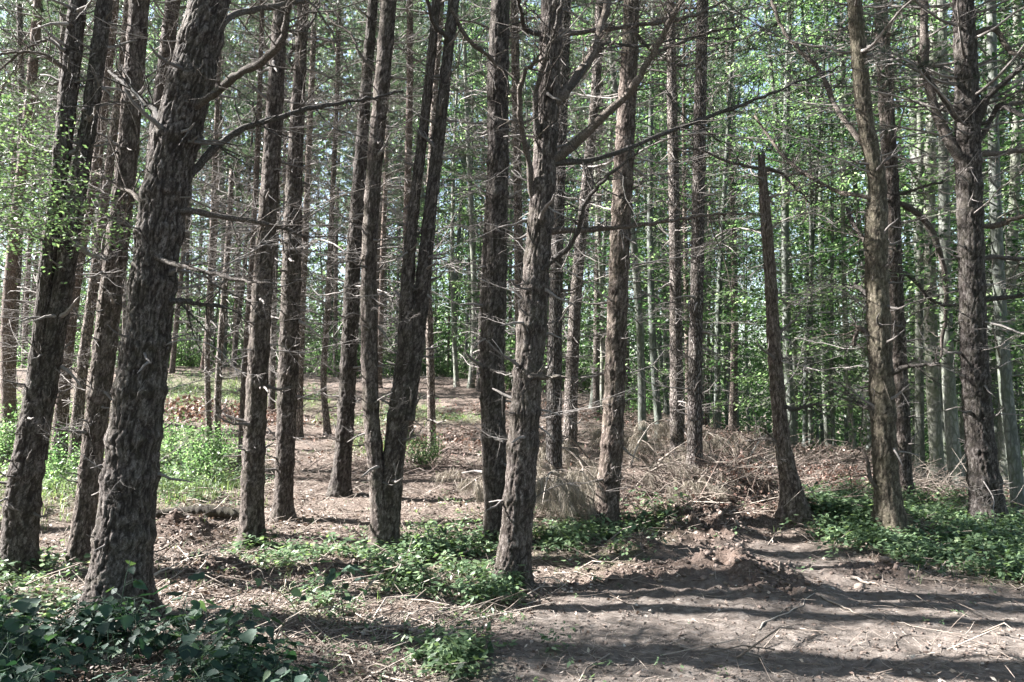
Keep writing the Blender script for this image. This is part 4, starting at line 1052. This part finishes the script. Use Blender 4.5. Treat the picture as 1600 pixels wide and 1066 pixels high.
DRY = [dry_bough(900 + k) for k in range(5)]
BOUGHS = [(884, 808, 4.5, 1.05, 'dry bough spilling forward nearest the dirt track'), (922, 815, 3.9, .95, 'dry bough at the left foot of the ridged pine'), (900, 780, 3.9, 1.2, 'high-arching dry bough between dark pine and ridged pine'), (932, 735, 3.6, 1.2, 'dry bough drooping behind the left of the ridged pine'), (985, 775, -.3, 1.05, 'grey dry bough drooping forward right of the ridged pine'), (912, 800, 4.3, 1.0, 'lowest dry needled bough drooping left of the ridged pine'), (885, 770, 4.0, 1.1, 'straw-coloured dry bough spread just right of the dark pine foot'), (925, 760, 2.0, 1.15, 'dry bough arching high against the left of the ridged pine'), (872, 790, 4.6, .8, 'dry bough nearest the front centre pine'),
          (1000, 760, -.5, 1.2, 'dry bough hanging right of the ridged pine'), (985, 730, .9, 1.25, 'tallest pale bough behind the ridged pine'), (1020, 740, .1, 1.0, 'dry bough leaning right towards the slim dark pines'), (960, 715, 1.6, 1.1, 'grey bough at the back of the heap'), (1005, 800, .2, .7, 'small dry bough at the right foot of the ridged pine'),
          (1150, 720, 1.9, .9, 'brown upright dry bough between slim pines and snapped pine'), (1165, 740, .8, .8, 'dry bough beside the brown upright one'), (940, 790, 4.2, .9, 'dry bough at the front of the heap'), (1030, 715, 2.4, .9, 'faded bough behind the heap by the slim pines')]
for k, (px, row, az, s, lb) in enumerate(BOUGHS):
    x, y, z = hit(px, row); root = empty('dry_bough', (x, y, z - .03)); root.rotation_euler = (0, 0, az); root.scale = (s * .92,) * 3
    wd, nd = DRY[k % 5]
    for nm, md in (('stem', wd), ('needles', nd)):
        o = bpy.data.objects.new(nm, md); COL.objects.link(o); o.parent = root
    tag(root, lb, 'dry bough', 'dry needled boughs heaped by the ridged pine')

def brush(name, items, mat, label, n, rs, leaves=True, hmax=.35):
    G = Geo(); tot = sum(i_[2] for i_ in items)
    for (px, row, rx, ry, hm) in items:
        x0, y0, z0 = hit(px, row); k = int(n * rx / sum(i_[2] for i_ in items))
        x = x0 + rs.normal(0, rx, k); y = y0 + rs.normal(0, ry, k); q = np.exp(-((x - x0) / (rx * 1.3)) ** 2 - ((y - y0) / (ry * 1.3)) ** 2)
        z = ground(x, y) + rs.rand(k) * hm * q; sticks(G, x, y, z, rs.uniform(.15, .9, k), rs.uniform(.002, .007, k), rs, .35)
    return G
G = brush('x', [(1130, 745, .9, .5, .35), (1060, 765, .5, .4, .25), (1200, 740, .6, .5, .35), (1290, 745, .8, .5, .35), (1180, 700, 1.0, .8, .3)], M_rust, '', 1300, rs)
tag(G.build('brushwood', M_rust), 'reddish brown brushwood lying between the slim pines and the pale twisted pine', 'brushwood', kind='stuff')
G = brush('x', [(1150, 755, .8, .45, .3), (1080, 775, .5, .35, .2), (1240, 760, .6, .4, .3), (1430, 770, .6, .5, .25), (1560, 780, .8, .5, .3), (1500, 770, .7, .5, .2)], M_stick, '', 1300, rs)
tag(G.build('brushwood', M_stick), 'pale grey sticks tangled on top of the reddish brushwood', 'brushwood', kind='stuff')
G = brush('x', [(720, 690, 1.2, 1.2, .25), (700, 740, .6, .4, .15), (300, 655, 1.6, .8, .6), (500, 650, 1.2, 1.0, .3), (760, 610, 2.0, .8, .5), (870, 650, 1.2, .8, .35), (600, 730, 1, .7, .12)], M_rust, '', 1800, rs)
tag(G.build('brushwood', M_rust), 'brown brushwood scattered on the rise behind the V-forked pine', 'brushwood', kind='stuff')
G = Geo()
for (px, row, rx, ry, hm, k, ll) in [(1280, 755, .7, .4, .3, 1600, .05), (1180, 745, .9, .5, .28, 1600, .05), (295, 655, 1.3, .6, .55, 1500, .10), (720, 690, 1.2, 1.0, .2, 900, .07), (1150, 700, 1.2, .9, .3, 1400, .06), (390, 655, .8, .5, .3, 400, .09), (850, 640, 1.6, 1.0, .2, 800, .08), (1570, 785, .9, .4, .2, 600, .05)]:
    x0, y0, z0 = hit(px, row); x = x0 + rs.normal(0, rx, k); y = y0 + rs.normal(0, ry, k); q = np.exp(-((x - x0) / (rx * 1.3)) ** 2 - ((y - y0) / (ry * 1.3)) ** 2)
    z = ground(x, y) + rs.rand(k) * hm * q + .01; G.leaves(np.stack([x, y, z], -1), rs.normal(size=(k, 3)), rs.normal(size=(k, 3)), rs.uniform(.7, 1.3, k) * ll, rs.uniform(.4, .7, k) * ll)
tag(G.build('withered_leaves', M_redleaf, shade=False), 'withered reddish leaves clinging to the brushwood heaps', 'dead leaves', kind='stuff')

# fallen log and single fallen sticks
x0, y0, z0 = hit(246, 812); x1, y1, z1 = hit(376, 822)
root = empty('fallen_log', ((x0 + x1) / 2, y0, float(ground((x0 + x1) / 2, y0))))
C = [(x0 - .05, y0, z0 + .05, .045), (x0 + .35, y0 + .02, ground(x0 + .35, y0) + .055, .055), ((x0 + x1) / 2, y0, ground((x0 + x1) / 2, y0) + .06, .06), (x1 + .1, y0 - .1, ground(x1 + .1, y0 - .1) + .055, .06)]
G = Geo(); S = catmull([tuple(map(float, c_)) for c_ in C], 60); S[:, 3] *= 1 + .2 * (R.rand(60) - .5)
G.tube(S[:, :3] - np.array(root.location), S[:, 3], 14); G.build('log', M_pine_pale, root)
tag(root, 'pale fallen log lying left of the straight pine foot', 'log')
STK = [((640, 990), (700, 950), .014, 'short bent stick in front of the green herbs'), ((235, 905), (290, 880), .012, 'grey stick right of the thickest pine foot'), ((300, 905), (352, 872), .010, 'thin stick pointing at the straight pine'), ((1180, 985), (1275, 930), .006, 'thin twig lying on the dirt track'),
       ((1290, 935), (1370, 970), .008, 'dark twig across the middle of the dirt track'), ((1330, 905), (1375, 915), .016, 'broken root stub at the edge of the track'), ((1230, 880), (1215, 905), .010, 'short stub on the dirt by the soil mound'), ((1110, 800), (1160, 730), .012, 'stick propped up on the soil mound'),
       ((1090, 750), (1160, 765), .014, 'pale stick lying across the brushwood'), ((1150, 815), (1172, 830), .018, 'whitish root end poking from the soil mound'), ((855, 800), (905, 830), .009, 'forked twig before the dry boughs'), ((1520, 900), (1600, 885), .016, 'curved pale root at the lower right edge of the herbs'),
       ((1060, 1010), (1290, 1040), .004, 'long thin twig across the front of the dirt track'), ((560, 1000), (600, 965), .018, 'thick short stick in front of the seedlings'), ((1340, 1050), (1420, 990), .005, 'fine twig at the lower right of the track'), ((430, 790), (470, 812), .010, 'stick beside the foot of the straight dark pine'), ((1420, 900), (1500, 912), .010, 'stick on the bank below the herbs')]
for a, b_, r, lb in STK:
    xa, ya, za = hit(*a); xb, yb, zb = hit(*b_); n = 8; pts = []
    for q in range(n + 1):
        t = q / n; x = xa + (xb - xa) * t + rs.normal(0, .012); y = ya + (yb - ya) * t + rs.normal(0, .012)
        z = float(ground(x, y)) + r * .8 + (.25 * t if 'propped' in lb else 0); pts.append((x - xa, y - ya, z - za))
    G = Geo(); G.tube(pts, np.linspace(r, r * .45, n + 1), 7)
    for q in range(3):
        k = rs.randint(2, n); sd = unit(rs.normal(0, 1, 3) * np.array((1, 1, .3))); G.tube([pts[k], np.array(pts[k]) + sd * .06, np.array(pts[k]) + sd * .12 + rs.normal(0, .02, 3)], [r * .4, r * .3, r * .15], 4)
    o = G.build('fallen_stick', M_stick); o.location = (xa, ya, za); tag(o, lb, 'stick', 'single sticks lying on the ground')

# soil clods on the mounds
G = Geo()
ico = []
bm_v = np.array([(0, 0, 1), (.89, 0, .45), (.28, .85, .45), (-.72, .53, .45), (-.72, -.53, .45), (.28, -.85, .45), (.72, .53, -.45), (-.28, .85, -.45), (-.89, 0, -.45), (-.28, -.85, -.45), (.72, -.53, -.45), (0, 0, -1)])
bm_f = np.array([(0,1,2),(0,2,3),(0,3,4),(0,4,5),(0,5,1),(1,6,2),(2,7,3),(3,8,4),(4,9,5),(5,10,1),(6,7,2),(7,8,3),(8,9,4),(9,10,5),(10,6,1),(11,7,6),(11,8,7),(11,9,8),(11,10,9),(11,6,10)])
for k in range(3500):
    mx, my, r, h = _M[rs.randint(len(_M))]; x = mx + rs.normal(0, r * .8); y = my + rs.normal(0, r * .7); s = .005 + .022 * rs.rand() ** 2.2 * (1 if rs.rand() < .93 else 1.8)
    V = bm_v * (1 + rs.normal(0, .22, (12, 1))) * s * np.array((1, 1, .7)) + np.array((x, y, float(ground(x, y)) + s * .2)); G.add(V, bm_f)
x, y, z, px, row = scatter(4200, rows=(820, 1080), pxr=(640, 1660), rs=rs)
for k in range(len(x)):
    s = .002 + .011 * rs.rand() ** 3; G.add(bm_v * (1 + rs.normal(0, .22, (12, 1))) * s * np.array((1, 1, .6)) + np.array((x[k], y[k], z[k] + s * .2)), bm_f)
tag(G.build('soil_clods', wood_material('clods', (.05, .035, .028), (.11, .08, .066), (.21, .165, .14)), shade=False), 'crumbled brown soil clods on the mounds and track', 'soil', kind='stuff')

# ------------------------------------------------------------------ small-leaved tree reaching in from the left edge
bx, by = -4.6, 5.9; bz = float(ground(bx, by))
root = empty('hornbeam_tree', (bx, by, bz)); tag(root, 'small-leaved green tree reaching into the upper left from beyond the edge', 'tree')
G = Geo(); pts = [(0, 0, -.2), (.05, 0, 1), (-.02, .05, 2), (.1, 0, 3), (.12, 0, 4.4), (.1, 0, 6)]; S = catmull([(*p, r) for p, r in zip(pts, (.06, .055, .05, .04, .03, .012))], 40)
G.tube(S[:, :3], S[:, 3], 10); G.build('trunk', M_beech, root)
W = Geo(); Lf = Geo(); rs = np.random.RandomState(77)
for (px, row, yy, m) in [(170, 310, 5.6, 420), (200, 345, 5.4, 380), (110, 240, 5.7, 380), (60, 160, 5.9, 320), (90, 330, 5.9, 420), (20, 215, 5.5, 300), (130, 290, 6.2, 300), (50, 290, 5.3, 320), (-40, 150, 5.6, 200), (-20, 350, 6, 250), (80, 200, 6.3, 240)]:
    e = P(px, row, yy) - np.array((bx, by, bz)); s0 = np.array((.05, 0, max(1.0, e[2] - .5))); n = 10; PT = [s0]
    for q in range(1, n + 1):
        t = q / n; PT.append(s0 + (e - s0) * t + np.array((0, 0, .22 * math.sin(t * 3.1))) + rs.normal(0, .015, 3))
    PT = np.array(PT); W.tube(PT, np.linspace(.012, .002, n + 1), 5)
    m = int(m * 1.5); t = rs.uniform(.3, 1.0, m); ki = np.minimum((t * n).astype(int), n - 1); pos = PT[ki] + (PT[ki + 1] - PT[ki]) * (t * n - ki)[:, None]; d = unit(e - s0)
    side = unit(np.cross(d, (0, 0, 1))); lat = rs.uniform(-1, 1, m) * .45; pos = pos + side * lat[:, None] + rs.normal(0, .07, (m, 3)) - np.array((0, 0, 1)) * np.abs(lat)[:, None] * .3
    dd = d[None] * .5 + side[None] * np.sign(lat)[:, None] + rs.normal(0, .5, (m, 3)); Lf.leaves(pos, dd, np.cross(dd, np.array((0, 0, 1.0)) + rs.normal(0, .5, (m, 3))), rs.uniform(.022, .045, m), rs.uniform(.014, .026, m), .1, rnd=np.clip(rs.normal(.6, .22, m), 0, 1))
    for q in range(14):
        i_ = rs.randint(0, m); a_ = PT[max(2, ki[i_])]; W.tube([a_, (a_ + pos[i_]) / 2 + rs.normal(0, .02, 3), pos[i_]], [.003, .002, .001], 3, cap=False)
cr = Lf.build('crown', leaf_material('small_leaves', [(0, (.04, .075, .035)), (.6, (.085, .135, .065)), (1, (.18, .24, .12))], .4, (1.3, 1.4, 1.0), .5), root); W.build('twigs', M_dead, cr)

# ------------------------------------------------------------------ haze
HAZE = 0
if HAZE:
    m, nt_, out = newmat('haze_air')
    pv = nt_.nodes.new('ShaderNodeVolumePrincipled'); pv.inputs['Density'].default_value = HAZE
    pv.inputs['Color'].default_value = (.93, .96, 1, 1); pv.inputs['Anisotropy'].default_value = .2
    nt_.links.new(pv.outputs[0], out.inputs['Volume'])
    V = np.array([(x, y, z) for x in (-145, 145) for y in (-35, 165) for z in (-16, 64)], float)
    Fz = np.array([(0, 1, 3, 2), (4, 6, 7, 5), (0, 4, 5, 1), (2, 3, 7, 6), (0, 2, 6, 4), (1, 5, 7, 3)])
    tag(mesh_obj('haze', V, Fz, m, shade=False), kind='stuff')
